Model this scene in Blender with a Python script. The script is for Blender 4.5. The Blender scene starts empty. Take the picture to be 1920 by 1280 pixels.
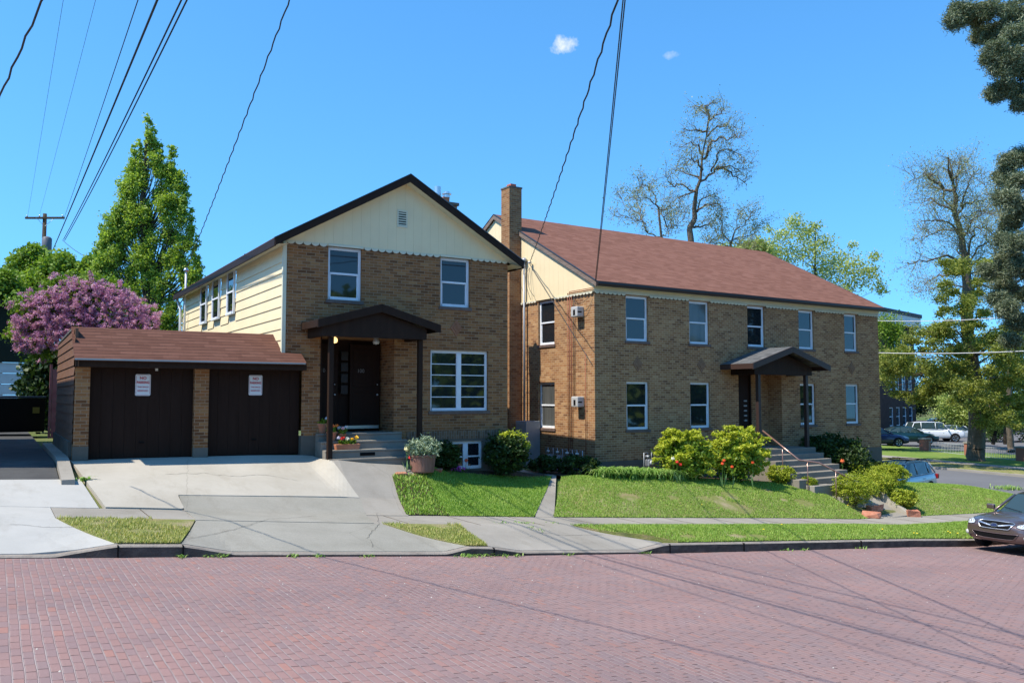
import bpy, math, random
import numpy as np
from mathutils import Vector
rad = math.radians
# ------------------------------------------------------------------ camera, sky, sun
TH, FPX, PIT = rad(31.4), 1580.0, math.atan(103/1580.0)
cam = bpy.data.objects.new('camera', bpy.data.cameras.new('camera'))
bpy.context.scene.collection.objects.link(cam)
cam.data.sensor_width = 36; cam.data.lens = 36*FPX/1920
cam.data.clip_start = 0.1; cam.data.clip_end = 3000
cam.location = (0, 0, 0); cam.rotation_euler = (math.pi/2+PIT, 0, -TH)
bpy.context.scene.camera = cam
SUN_EL, SUN_AZ = rad(56.3), rad(3.0)     # sun to the left (-X), a little behind the facades
w = bpy.data.worlds.new('World'); bpy.context.scene.world = w; w.use_nodes = True
wn, wl = w.node_tree.nodes, w.node_tree.links
sky = wn.new('ShaderNodeTexSky'); sky.sky_type = 'NISHITA'; sky.sun_disc = False
sky.sun_elevation = SUN_EL; sky.sun_rotation = rad(-90)+SUN_AZ
sky.air_density = 1.0; sky.dust_density = 0.15; sky.ozone_density = 2.2
bg = wn['Background']; bg.inputs[1].default_value = 0.108
tc0 = wn.new('ShaderNodeTexCoord'); lift = wn.new('ShaderNodeVectorMath'); lift.operation = 'MULTIPLY_ADD'
lift.inputs[1].default_value = (1, 1, .75); lift.inputs[2].default_value = (0, 0, .17)
nrm = wn.new('ShaderNodeVectorMath'); nrm.operation = 'NORMALIZE'
wl.new(tc0.outputs['Generated'], lift.inputs[0]); wl.new(lift.outputs[0], nrm.inputs[0]); wl.new(nrm.outputs[0], sky.inputs[0])
# a small fair-weather cloud puff (direction based, part of the sky itself)
hsv = wn.new('ShaderNodeHueSaturation'); hsv.inputs['Saturation'].default_value = 1.15; hsv.inputs['Value'].default_value = 1.0
gain = wn.new('ShaderNodeMixRGB'); gain.blend_type = 'MULTIPLY'; gain.inputs[0].default_value = 1; gain.inputs[2].default_value = (1.05, 1.72, 1.92, 1)
wl.new(sky.outputs[0], hsv.inputs['Color']); wl.new(hsv.outputs[0], gain.inputs[1])
geo = wn.new('ShaderNodeTexCoord')
def cloud_mask(u, v, rx, ry, seed, gain):
    a = (u-960)/FPX; b = (640-v)/FPX
    d = Vector((math.sin(TH)*math.cos(PIT), math.cos(TH)*math.cos(PIT), math.sin(PIT))) + a*Vector((math.cos(TH), -math.sin(TH), 0)) + b*Vector((-math.sin(TH)*math.sin(PIT), -math.cos(TH)*math.sin(PIT), math.cos(PIT)))
    d.normalize(); e1 = Vector((d.y, -d.x, 0)).normalized(); e2 = e1.cross(d)
    def dot(vec):
        n = wn.new('ShaderNodeVectorMath'); n.operation = 'DOT_PRODUCT'; n.inputs[1].default_value = vec
        wl.new(geo.outputs['Generated'], n.inputs[0]); return n.outputs['Value']
    def m(op, a_, b_, c_=None):
        n = wn.new('ShaderNodeMath'); n.operation = op
        for i, q in enumerate((a_, b_, c_)):
            if q is None: continue
            if isinstance(q, (int, float)): n.inputs[i].default_value = q
            else: wl.new(q, n.inputs[i])
        return n.outputs[0]
    x = m('DIVIDE', dot(e1), rx); y = m('DIVIDE', dot(e2), ry)
    r2 = m('ADD', m('MULTIPLY', x, x), m('MULTIPLY', y, y))
    nz = wn.new('ShaderNodeTexNoise'); nz.inputs['Scale'].default_value = 75; nz.inputs['Detail'].default_value = 5; nz.inputs['Roughness'].default_value = .6
    wl.new(geo.outputs['Generated'], nz.inputs['Vector'])
    k = m('SUBTRACT', m('MULTIPLY', nz.outputs['Fac'], 2.6), m('ADD', r2, .75))
    k = m('MULTIPLY', k, gain); n = wn.new('ShaderNodeClamp'); wl.new(k, n.inputs[0])
    front = m('GREATER_THAN', dot(tuple(d)), 0.5)
    return m('MULTIPLY', n.outputs[0], front)
last = gain.outputs[0]
for args in ((1057, 85, .022, .014, 1, .9), (1258, 104, .011, .006, 2, .35)):
    mk = cloud_mask(*args)
    mx = wn.new('ShaderNodeMixRGB'); mx.inputs[2].default_value = (6.6, 7.0, 7.4, 1)
    wl.new(mk, mx.inputs[0]); wl.new(last, mx.inputs[1]); last = mx.outputs[0]
wl.new(last, bg.inputs[0])
sl = bpy.data.lights.new('sun', 'SUN'); sl.energy = 5.0; sl.angle = rad(.5); sl.color = (1, .92, .80)
so = bpy.data.objects.new('sun', sl); bpy.context.scene.collection.objects.link(so)
so.rotation_euler = Vector((math.cos(SUN_EL)*math.cos(SUN_AZ), -math.cos(SUN_EL)*math.sin(SUN_AZ), -math.sin(SUN_EL))).to_track_quat('-Z', 'Y').to_euler()
vs = bpy.context.scene.view_settings
vs.view_transform = 'Standard'; vs.look = 'None'; vs.exposure = 0.5; vs.gamma = 1; vs.use_curve_mapping = False
cy = bpy.context.scene.cycles
cy.max_bounces = 8; cy.transparent_max_bounces = 16; cy.use_denoising = True

# ------------------------------------------------------------------ helpers
C = bpy.context.scene.collection
rng = np.random.default_rng(7); random.seed(7)
FV = Vector((math.sin(TH)*math.cos(PIT), math.cos(TH)*math.cos(PIT), math.sin(PIT)))
RV = Vector((math.cos(TH), -math.sin(TH), 0)); UV = RV.cross(FV)
def ray(u, v): return FV+RV*((u-960)/FPX)+UV*((640-v)/FPX)
def onY(u, v, Y): d = ray(u, v); return d*(Y/d.y)
def onX(u, v, X): d = ray(u, v); return d*(X/d.x)
def onD(u, v, s): return ray(u, v)*s
def tag(o, label=None, cat=None, group=None, kind=None):
    if label: o['label'] = label
    if cat: o['category'] = cat
    if group: o['group'] = group
    if kind: o['kind'] = kind
    return o
def thing(name, label, cat, loc=(0, 0, 0), rz=0, group=None):
    o = bpy.data.objects.new(name, None); C.objects.link(o); o.empty_display_size = .2
    o.location = loc; o.rotation_euler = (0, 0, rz)
    return tag(o, label, cat, group)
def kids(o): return [c for c in bpy.data.objects if c.parent == o]
def copy_tree(o, parent=None):
    c = o.copy(); C.objects.link(c)
    if parent: c.parent = parent
    for k in kids(o): copy_tree(k, c)
    return c

class MB:
    """collects shapes, box-projects UVs in metres, links them as one mesh"""
    def __init__(s): s.v = []; s.f = []; s.uv = {}
    def add(s, vs_, fs):
        n = len(s.v); s.v += [tuple(p) for p in vs_]; s.f += [tuple(n+i for i in f) for f in fs]; return s
    def box(s, x0, x1, y0, y1, z0, z1):
        return s.add([(x0,y0,z0),(x1,y0,z0),(x1,y1,z0),(x0,y1,z0),(x0,y0,z1),(x1,y0,z1),(x1,y1,z1),(x0,y1,z1)],
                     [(0,3,2,1),(4,5,6,7),(0,1,5,4),(1,2,6,5),(2,3,7,6),(3,0,4,7)])
    def prism(s, pts, d):
        """polygon pts (3d list) swept by vector d"""
        n = len(pts); q = [Vector(p)+Vector(d) for p in pts]
        return s.add(list(pts)+q, [tuple(range(n))[::-1], tuple(range(n, 2*n))]+[(i, (i+1) % n, n+(i+1) % n, n+i) for i in range(n)])
    def tube(s, path, r, seg=8, cap=True):
        path = [Vector(p) for p in path]; n = len(path)
        rs = r if isinstance(r, (list, tuple)) else [r]*n
        vs_ = []; up = Vector((0, 0, 1))
        prev = None
        for i, p in enumerate(path):
            t = (path[min(i+1, n-1)]-path[max(i-1, 0)]).normalized()
            a = t.cross(up if abs(t.z) < .95 else Vector((1, 0, 0))).normalized() if prev is None else (prev-t*prev.dot(t)).normalized()
            prev = a; b = t.cross(a)
            for k in range(seg):
                th = 2*math.pi*k/seg; vs_.append(p+(a*math.cos(th)+b*math.sin(th))*rs[i])
        fs = [(i*seg+k, i*seg+(k+1) % seg, (i+1)*seg+(k+1) % seg, (i+1)*seg+k) for i in range(n-1) for k in range(seg)]
        if cap: fs += [tuple(range(seg))[::-1], tuple((n-1)*seg+k for k in range(seg))]
        return s.add(vs_, fs)
    def lathe(s, prof, c=(0, 0, 0), seg=16, cap=True):
        vs_ = []; c = Vector(c)
        for r, z in prof:
            for k in range(seg):
                th = 2*math.pi*k/seg; vs_.append(c+Vector((r*math.cos(th), r*math.sin(th), z)))
        n = len(prof)
        fs = [(i*seg+k, i*seg+(k+1) % seg, (i+1)*seg+(k+1) % seg, (i+1)*seg+k) for i in range(n-1) for k in range(seg)]
        if cap: fs += [tuple(range(seg))[::-1], tuple((n-1)*seg+k for k in range(seg))]
        return s.add(vs_, fs)
    def shift(s, d):
        d = Vector(d); s.v = [tuple(Vector(p)+d) for p in s.v]; return s
    def build(s, name, m, parent=None, smooth=False, bevel=0, sub=0, world=False):
        me = bpy.data.meshes.new(name)
        vs_ = s.v
        if world and parent is not None:
            L = parent.location; vs_ = [(a-L.x, b-L.y, c-L.z) for a, b, c in s.v]
        me.from_pydata(vs_, [], s.f); me.update()
        uvl = me.uv_layers.new(name='UVMap'); A = s.v
        for p in me.polygons:
            n = p.normal; ax = max(range(3), key=lambda i: abs(n[i])+(0.12 if i == 2 else 0)*0)
            for li in p.loop_indices:
                q = A[me.loops[li].vertex_index]
                uvl.data[li].uv = (q[0], q[2]) if ax == 1 else ((q[1], q[2]) if ax == 0 else (q[0], q[1]))
        if smooth: me.shade_smooth()
        me.materials.append(m)
        o = bpy.data.objects.new(name, me); C.objects.link(o)
        if parent is not None: o.parent = parent
        if bevel:
            b = o.modifiers.new('bevel', 'BEVEL'); b.width = bevel; b.segments = 2; b.limit_method = 'ANGLE'; b.harden_normals = False
        if sub:
            b = o.modifiers.new('sub', 'SUBSURF'); b.levels = sub; b.render_levels = sub
        return o

def np_mesh(name, V, Fc, m, parent=None, rnd=None, smooth=False, kind=None):
    """V (n,3), Fc (k,3 or 4) arrays, rnd per-vertex float attribute"""
    me = bpy.data.meshes.new(name); k = Fc.shape[1]
    me.vertices.add(len(V)); me.vertices.foreach_set('co', np.ascontiguousarray(V, dtype=np.float32).ravel())
    me.loops.add(Fc.size); me.loops.foreach_set('vertex_index', Fc.astype(np.int32).ravel())
    me.polygons.add(len(Fc)); me.polygons.foreach_set('loop_start', np.arange(0, Fc.size, k, dtype=np.int32))
    me.polygons.foreach_set('loop_total', np.full(len(Fc), k, dtype=np.int32))
    me.update(); me.validate()
    if rnd is not None:
        at = me.attributes.new('rnd', 'FLOAT', 'POINT'); at.data.foreach_set('value', rnd.astype(np.float32))
    if smooth: me.shade_smooth()
    me.materials.append(m)
    o = bpy.data.objects.new(name, me); C.objects.link(o)
    if parent is not None: o.parent = parent
    return o

# ------------------------------------------------------------------ materials
def mat(name, col, rough=.7, metal=0, spec=.35):
    m = bpy.data.materials.new(name); m.use_nodes = True
    b = m.node_tree.nodes['Principled BSDF']
    if rough >= .8: spec = min(spec, .08)
    b.inputs['Base Color'].default_value = (*col, 1); b.inputs['Roughness'].default_value = rough
    b.inputs['Metallic'].default_value = metal; b.inputs['Specular IOR Level'].default_value = spec
    return m
class NT:
    def __init__(s, m): s.t = m.node_tree; s.b = s.t.nodes['Principled BSDF']
    def n(s, typ, **k):
        q = s.t.nodes.new(typ)
        for a, b in k.items():
            if a in q.inputs.keys() if isinstance(a, str) else False: q.inputs[a].default_value = b
            else: setattr(q, a, b)
        return q
    def l(s, a, b): s.t.links.new(a, b)
    def coord(s, kind='Object', scale=(1, 1, 1), rot=(0, 0, 0)):
        c = s.n('ShaderNodeTexCoord'); mp = s.n('ShaderNodeMapping'); mp.inputs['Scale'].default_value = scale; mp.inputs['Rotation'].default_value = rot
        s.l(c.outputs[kind], mp.inputs[0]); return mp.outputs[0]
    def noise(s, vec, scale, detail=4, rough=.55):
        q = s.n('ShaderNodeTexNoise'); q.inputs['Scale'].default_value = scale; q.inputs['Detail'].default_value = detail; q.inputs['Roughness'].default_value = rough
        if vec is not None: s.l(vec, q.inputs['Vector'])
        return q.outputs['Fac']
    def ramp(s, fac, stops):
        q = s.n('ShaderNodeValToRGB'); e = q.color_ramp.elements
        while len(e) < len(stops): e.new(.5)
        for i, (p, c) in enumerate(stops):
            e[i].position = p; e[i].color = (*c, 1) if len(c) == 3 else c
        s.l(fac, q.inputs[0]); return q.outputs[0]
    def mix(s, fac, a, b, mode='MIX'):
        q = s.n('ShaderNodeMixRGB'); q.blend_type = mode
        for i, x in ((0, fac), (1, a), (2, b)):
            if isinstance(x, (int, float)): q.inputs[i].default_value = x
            elif isinstance(x, tuple): q.inputs[i].default_value = (*x, 1)
            else: s.l(x, q.inputs[i])
        return q.outputs[0]
    def math(s, op, a, b=None):
        q = s.n('ShaderNodeMath'); q.operation = op
        for i, x in ((0, a), (1, b)):
            if x is None: continue
            if isinstance(x, (int, float)): q.inputs[i].default_value = x
            else: s.l(x, q.inputs[i])
        return q.outputs[0]
    def bump(s, h, strength=.3, dist=.02):
        q = s.n('ShaderNodeBump'); q.inputs['Strength'].default_value = strength; q.inputs['Distance'].default_value = dist
        s.l(h, q.inputs['Height']); s.l(q.outputs[0], s.b.inputs['Normal'])
    def col(s, c): s.l(c, s.b.inputs['Base Color'])

def noisy(name, c1, c2, scale=3, rough=.8, bump=.2, bscale=60, metal=0, dist=.01, c3=None, kind='Object', spec=.3, stretch=(1, 1, 1)):
    m = mat(name, c1, rough, metal, spec); t = NT(m); v = t.coord(kind, stretch)
    f = t.noise(v, scale, 6, .6)
    stops = [(.3, c1), (.7, c2)] if c3 is None else [(.25, c1), (.5, c2), (.75, c3)]
    c = t.ramp(f, stops)
    f2 = t.noise(v, bscale, 3)
    c = t.mix(t.math('MULTIPLY', f2, .3), c, (0.02, 0.02, 0.02), 'MULTIPLY') if False else c
    t.col(c)
    if bump: t.bump(f2, bump, dist)
    return m
def brick_mat(name, cols, mortar, bw=.212, rh=.0708, ms=.006, uvrot=0, stain=.5, bumpd=.006, squash=False):
    m = mat(name, cols[0], .85); t = NT(m); v = t.coord('UV', rot=(0, 0, uvrot))
    nz = t.n('ShaderNodeTexNoise'); nz.inputs['Scale'].default_value = 2.5; t.l(v, nz.inputs['Vector'])
    br = t.n('ShaderNodeTexBrick'); br.offset = .5; br.squash = 1
    br.inputs['Color1'].default_value = (0, 0, 0, 1); br.inputs['Color2'].default_value = (1, 1, 1, 1); br.inputs['Mortar'].default_value = (.5, .5, .5, 1)
    br.inputs['Scale'].default_value = 1; br.inputs['Mortar Size'].default_value = ms; br.inputs['Mortar Smooth'].default_value = .3; br.inputs['Bias'].default_value = 0
    br.inputs['Brick Width'].default_value = bw; br.inputs['Row Height'].default_value = rh
    t.l(v, br.inputs['Vector'])
    c = t.ramp(br.outputs['Color'], [(i/(len(cols)-1), q) for i, q in enumerate(cols)])
    big = t.noise(t.coord('Object'), .7, 6, .7)
    c = t.mix(t.math('MULTIPLY', t.ramp(big, [(.35, (0, 0, 0)), (.7, (1, 1, 1))]), stain), c, t.mix(1.0, c, (.55, .5, .45), 'MULTIPLY'))
    fine = t.noise(t.coord('Object'), 30, 4)
    c = t.mix(.5, c, t.mix(fine, (.6, .6, .6), (1.35, 1.35, 1.35)), 'MULTIPLY')
    c = t.mix(br.outputs['Fac'], c, mortar)
    t.col(c)
    h = t.math('SUBTRACT', t.math('MULTIPLY', fine, .35), br.outputs['Fac'])
    t.bump(h, .6, bumpd)
    return m
def shingle_mat(name, c1, c2, c3, rot=0, rh=.125, dark=.45):
    m = mat(name, c1, .9); t = NT(m); v = t.coord('UV', rot=(0, 0, rot))
    br = t.n('ShaderNodeTexBrick'); br.offset = .37
    br.inputs['Color1'].default_value = (0, 0, 0, 1); br.inputs['Color2'].default_value = (1, 1, 1, 1); br.inputs['Mortar'].default_value = (.5, .5, .5, 1)
    br.inputs['Scale'].default_value = 1; br.inputs['Mortar Size'].default_value = .006; br.inputs['Mortar Smooth'].default_value = .2
    br.inputs['Brick Width'].default_value = .31; br.inputs['Row Height'].default_value = rh
    t.l(v, br.inputs['Vector'])
    c = t.ramp(br.outputs['Color'], [(0, c1), (.5, c2), (1, c3)])
    n1 = t.noise(t.coord('Object', (1, 1, 1)), 1.3, 6, .7); n2 = t.noise(t.coord('Object'), 90, 2)
    c = t.mix(.5, c, t.mix(n1, (.8, .8, .8), (1.25, 1.2, 1.18)), 'MULTIPLY')
    c = t.mix(.6, c, t.mix(n2, (.6, .6, .6), (1.4, 1.4, 1.4)), 'MULTIPLY')
    # butt edge line of each course
    sep = t.n('ShaderNodeSeparateXYZ'); t.l(v, sep.inputs[0])
    fr = t.math('FRACT', t.math('DIVIDE', sep.outputs['Y'], rh))
    jag = t.noise(v, 7, 3)
    edge = t.math('LESS_THAN', fr, t.math('MULTIPLY', jag, .3))
    c = t.mix(t.math('MULTIPLY', edge, dark), c, (.02, .012, .012))
    t.col(c); t.bump(t.math('ADD', t.math('MULTIPLY', fr, -1.0), t.math('MULTIPLY', n2, .4)), .5, .012)
    return m
def leaf_mat(name, c0, c1, c2, trans=.35, rough=.5):
    m = mat(name, c1, rough, 0, .3); t = NT(m)
    a = t.n('ShaderNodeAttribute'); a.attribute_name = 'rnd'
    c = t.ramp(a.outputs['Fac'], [(0, c0), (.5, c1), (1, c2)]); t.col(c)
    tr = t.n('ShaderNodeBsdfTranslucent'); t.l(t.mix(1.0, c, (1.0, 1.1, .5), 'MULTIPLY'), tr.inputs[0])
    mx = t.n('ShaderNodeMixShader'); mx.inputs[0].default_value = trans
    out = [q for q in t.t.nodes if q.type == 'OUTPUT_MATERIAL'][0]
    t.l(t.b.outputs[0], mx.inputs[1]); t.l(tr.outputs[0], mx.inputs[2]); t.l(mx.outputs[0], out.inputs[0])
    return m
def concrete_mat(name, a, b, speck=.25, joints=None, crack=True):
    m = mat(name, a, .9, 0, .2); t = NT(m); v = t.coord('Object')
    c = t.ramp(t.noise(v, .6, 8, .65), [(.3, a), (.7, b)])
    c = t.mix(speck, c, t.mix(t.noise(v, 55, 4, .8), (.4, .4, .4), (1.6, 1.6, 1.6)), 'MULTIPLY')
    st = t.noise(t.coord('Object', (1, .35, 1)), 2.1, 6, .75)
    c = t.mix(t.math('MULTIPLY', t.ramp(st, [(.52, (0, 0, 0)), (.72, (1, 1, 1))]), .35), c, t.mix(1.0, c, (.62, .58, .52), 'MULTIPLY'))
    if crack:
        vo = t.n('ShaderNodeTexVoronoi'); vo.feature = 'DISTANCE_TO_EDGE'; vo.inputs['Scale'].default_value = .28
        w_ = t.n('ShaderNodeMixRGB'); w_.inputs[0].default_value = .12; t.l(v, w_.inputs[1])
        nn = t.n('ShaderNodeTexNoise'); nn.inputs['Scale'].default_value = 3; nn.inputs['Detail'].default_value = 6; t.l(v, nn.inputs['Vector']); t.l(nn.outputs['Color'], w_.inputs[2])
        t.l(w_.outputs[0], vo.inputs['Vector'])
        ck = t.math('LESS_THAN', vo.outputs['Distance'], .0022)
        c = t.mix(t.math('MULTIPLY', ck, .22), c, (.12, .11, .1))
    t.col(c); t.bump(t.noise(v, 90, 4), .35, .006)
    return m
M = {}
M['brick_a'] = brick_mat('brick_a', [(.15, .07, .034), (.27, .118, .048), (.34, .16, .066), (.22, .105, .048), (.38, .205, .09)], (.30, .22, .145))
M['brick_b'] = brick_mat('brick_b', [(.20, .10, .05), (.34, .17, .075), (.42, .24, .11), (.29, .15, .07), (.47, .29, .145)], (.47, .35, .235), stain=.7)
M['brick_chim'] = brick_mat('brick_chim', [(.22, .10, .045), (.31, .155, .07), (.36, .20, .095), (.24, .13, .07)], (.33, .25, .17), stain=.7)
M['soldier'] = brick_mat('soldier', [(.13, .08, .05), (.2, .12, .07), (.24, .15, .09)], (.22, .2, .17), bw=.2, rh=.07, uvrot=rad(90))
M['cream'] = noisy('cream', (.78, .645, .40), (.72, .59, .365), 1.2, .55, .06, 40)
M['cream_trim'] = noisy('cream_trim', (.66, .62, .45), (.56, .54, .42), 2, .6, .05, 40)
M['scallop'] = noisy('scallop', (.50, .50, .42), (.33, .34, .31), 6, .7, .1, 40)
M['trim_dark'] = noisy('trim_dark', (.075, .07, .055), (.12, .11, .09), 6, .8, .1, 40)
M['gut2'] = mat('drip2', (.045, .05, .055), .5, .3)
M['dark_brown'] = noisy('dark_brown', (.022, .012, .008), (.032, .018, .012), 2, .55, .12, 30, stretch=(4, 4, .6), spec=.12)
M['door_brown'] = noisy('door_brown', (.020, .0105, .0075), (.027, .0145, .0105), 2, .5, .1, 25, stretch=(5, 5, .5), spec=.08)
M['brown_side'] = noisy('brown_side', (.16, .085, .05), (.12, .06, .036), 3, .7, .1, 40, stretch=(1, 1, 3))
M['white'] = noisy('white', (.74, .77, .80), (.66, .69, .73), 4, .4, .03, 40)
M['weathered'] = noisy('weathered', (.14, .10, .08), (.25, .20, .17), 5, .85, .3, 30, stretch=(1, 1, 6))
M['tile_sill'] = noisy('tile_sill', (.10, .07, .06), (.16, .11, .09), 8, .6, .1, 30)
M['shingle'] = shingle_mat('shingle', (.155, .072, .050), (.185, .088, .062), (.215, .105, .076), 0, dark=.3)
M['shingle_r'] = shingle_mat('shingle_r', (.10, .045, .034), (.12, .058, .043), (.145, .072, .055), rad(90))
M['shingle_g'] = shingle_mat('shingle_g', (.105, .050, .036), (.12, .058, .042), (.138, .068, .050), 0, .125, .75)
M['roof_grey'] = shingle_mat('roof_grey', (.075, .078, .08), (.10, .105, .107), (.14, .145, .148), rad(90), .13)
M['found'] = concrete_mat('found', (.10, .09, .075), (.16, .145, .12), .3, crack=False)
M['step'] = concrete_mat('step', (.17, .155, .13), (.26, .235, .195), .35, crack=False)
M['conc_white'] = concrete_mat('conc_white', (.34, .31, .255), (.43, .40, .34), .2)
M['conc_new'] = concrete_mat('conc_new', (.35, .345, .32), (.42, .41, .38), .15, crack=False)
M['conc_grey'] = concrete_mat('conc_grey', (.225, .215, .18), (.30, .285, .245), .75)
M['conc_walk'] = concrete_mat('conc_walk', (.23, .212, .18), (.32, .295, .255), .35)
M['asphalt'] = noisy('asphalt', (.06, .06, .06), (.09, .09, .088), 1.5, .9, .5, 120, dist=.01)
M['asphalt_far'] = noisy('asphalt_far', (.125, .125, .13), (.155, .155, .16), .3, .9, .3, 60)
M['metal_grey'] = noisy('metal_grey', (.25, .27, .29), (.33, .35, .37), 3, .45, .05, 40, metal=.3)
M['steel'] = mat('steel', (.6, .62, .64), .3, .9)
M['pipe_red'] = noisy('pipe_red', (.30, .10, .05), (.22, .07, .04), 5, .6, .05, 30)
M['terracotta'] = noisy('terracotta', (.40, .15, .08), (.50, .22, .13), 6, .8, .15, 30)
M['rail_brown'] = mat('rail_brown', (.33, .19, .155), .22, .5, .6)
M['black'] = mat('black', (.006, .006, .0065), .75, 0, .1)
M['rubber'] = noisy('rubber', (.016, .016, .017), (.03, .03, .03), 8, .85, .2, 60)
M['wire'] = mat('wire', (.025, .025, .028), .6)
M['wire_white'] = mat('wire_white', (.5, .5, .5), .5)
M['soil'] = noisy('soil', (.055, .038, .026), (.095, .068, .045), 6, .95, .8, 25, dist=.04)
M['turf'] = noisy('turf', (.09, .19, .025), (.15, .26, .04), 2.5, .95, .8, 50, dist=.04)
M['turf_dry'] = noisy('turf_dry', (.34, .25, .15), (.19, .21, .06), 1.6, .95, .8, 50, dist=.04, c3=(.40, .31, .21))
M['far_ground'] = noisy('far_ground', (.07, .12, .025), (.16, .15, .07), .08, .95, .5, 3, dist=.1)
M['bark'] = noisy('bark', (.045, .034, .024), (.10, .078, .056), 6, .95, 1.0, 14, dist=.05, stretch=(3, 3, .5))
M['bark_pale'] = noisy('bark_pale', (.13, .095, .06), (.22, .17, .11), 6, .95, 1.0, 14, dist=.04, stretch=(3, 3, .5))
M['stone_red'] = noisy('stone_red', (.36, .13, .08), (.5, .24, .16), 9, .9, .8, 14, dist=.03)
M['fence_red'] = noisy('fence_red', (.25, .09, .09), (.35, .15, .14), 3, .8, .1, 30)
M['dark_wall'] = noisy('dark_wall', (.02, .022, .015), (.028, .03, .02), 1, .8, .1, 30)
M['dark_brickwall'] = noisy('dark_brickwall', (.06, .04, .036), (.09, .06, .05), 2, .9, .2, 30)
M['off_white'] = noisy('off_white', (.55, .55, .53), (.65, .65, .62), 2, .7, .05, 30)
def glass(name, col=(.012, .016, .02), rough=.03):
    m = mat(name, col, rough, 0, .7); NT(m).b.inputs['IOR'].default_value = 1.52; return m
M['pane'] = glass('pane'); M['pane_curtain'] = noisy('pane_curtain', (.10, .105, .10), (.05, .055, .055), 1.5, .05, 0, spec=.6, stretch=(4, 4, .3))
M['pane_blue'] = glass('pane_blue', (.02, .035, .06))
M['carglass'] = glass('carglass', (.03, .05, .05), .02)
def paint(name, col, metal=.5, rough=.28):
    m = mat(name, col, rough, metal, .5); b = NT(m).b; b.inputs['Coat Weight'].default_value = .8; b.inputs['Coat Roughness'].default_value = .04; return m
def lamp_mat(name, col, s):
    m = mat(name, (.8, .7, .5), .3); b = NT(m).b
    b.inputs['Emission Color'].default_value = (*col, 1); b.inputs['Emission Strength'].default_value = s; return m
M['lamp_on'] = lamp_mat('lamp_on', (1, .62, .22), 1.6); M['lamp_off'] = mat('lamp_off', (.35, .33, .30), .2)
M['green_leaf'] = leaf_mat('green_leaf', (.035, .075, .012), (.09, .17, .025), (.20, .30, .05))
M['grass'] = leaf_mat('grass', (.15, .27, .03), (.24, .39, .055), (.42, .50, .12), .3)
M['grass_dry'] = leaf_mat('grass_dry', (.20, .30, .05), (.38, .40, .11), (.58, .48, .22), .3)
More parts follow.
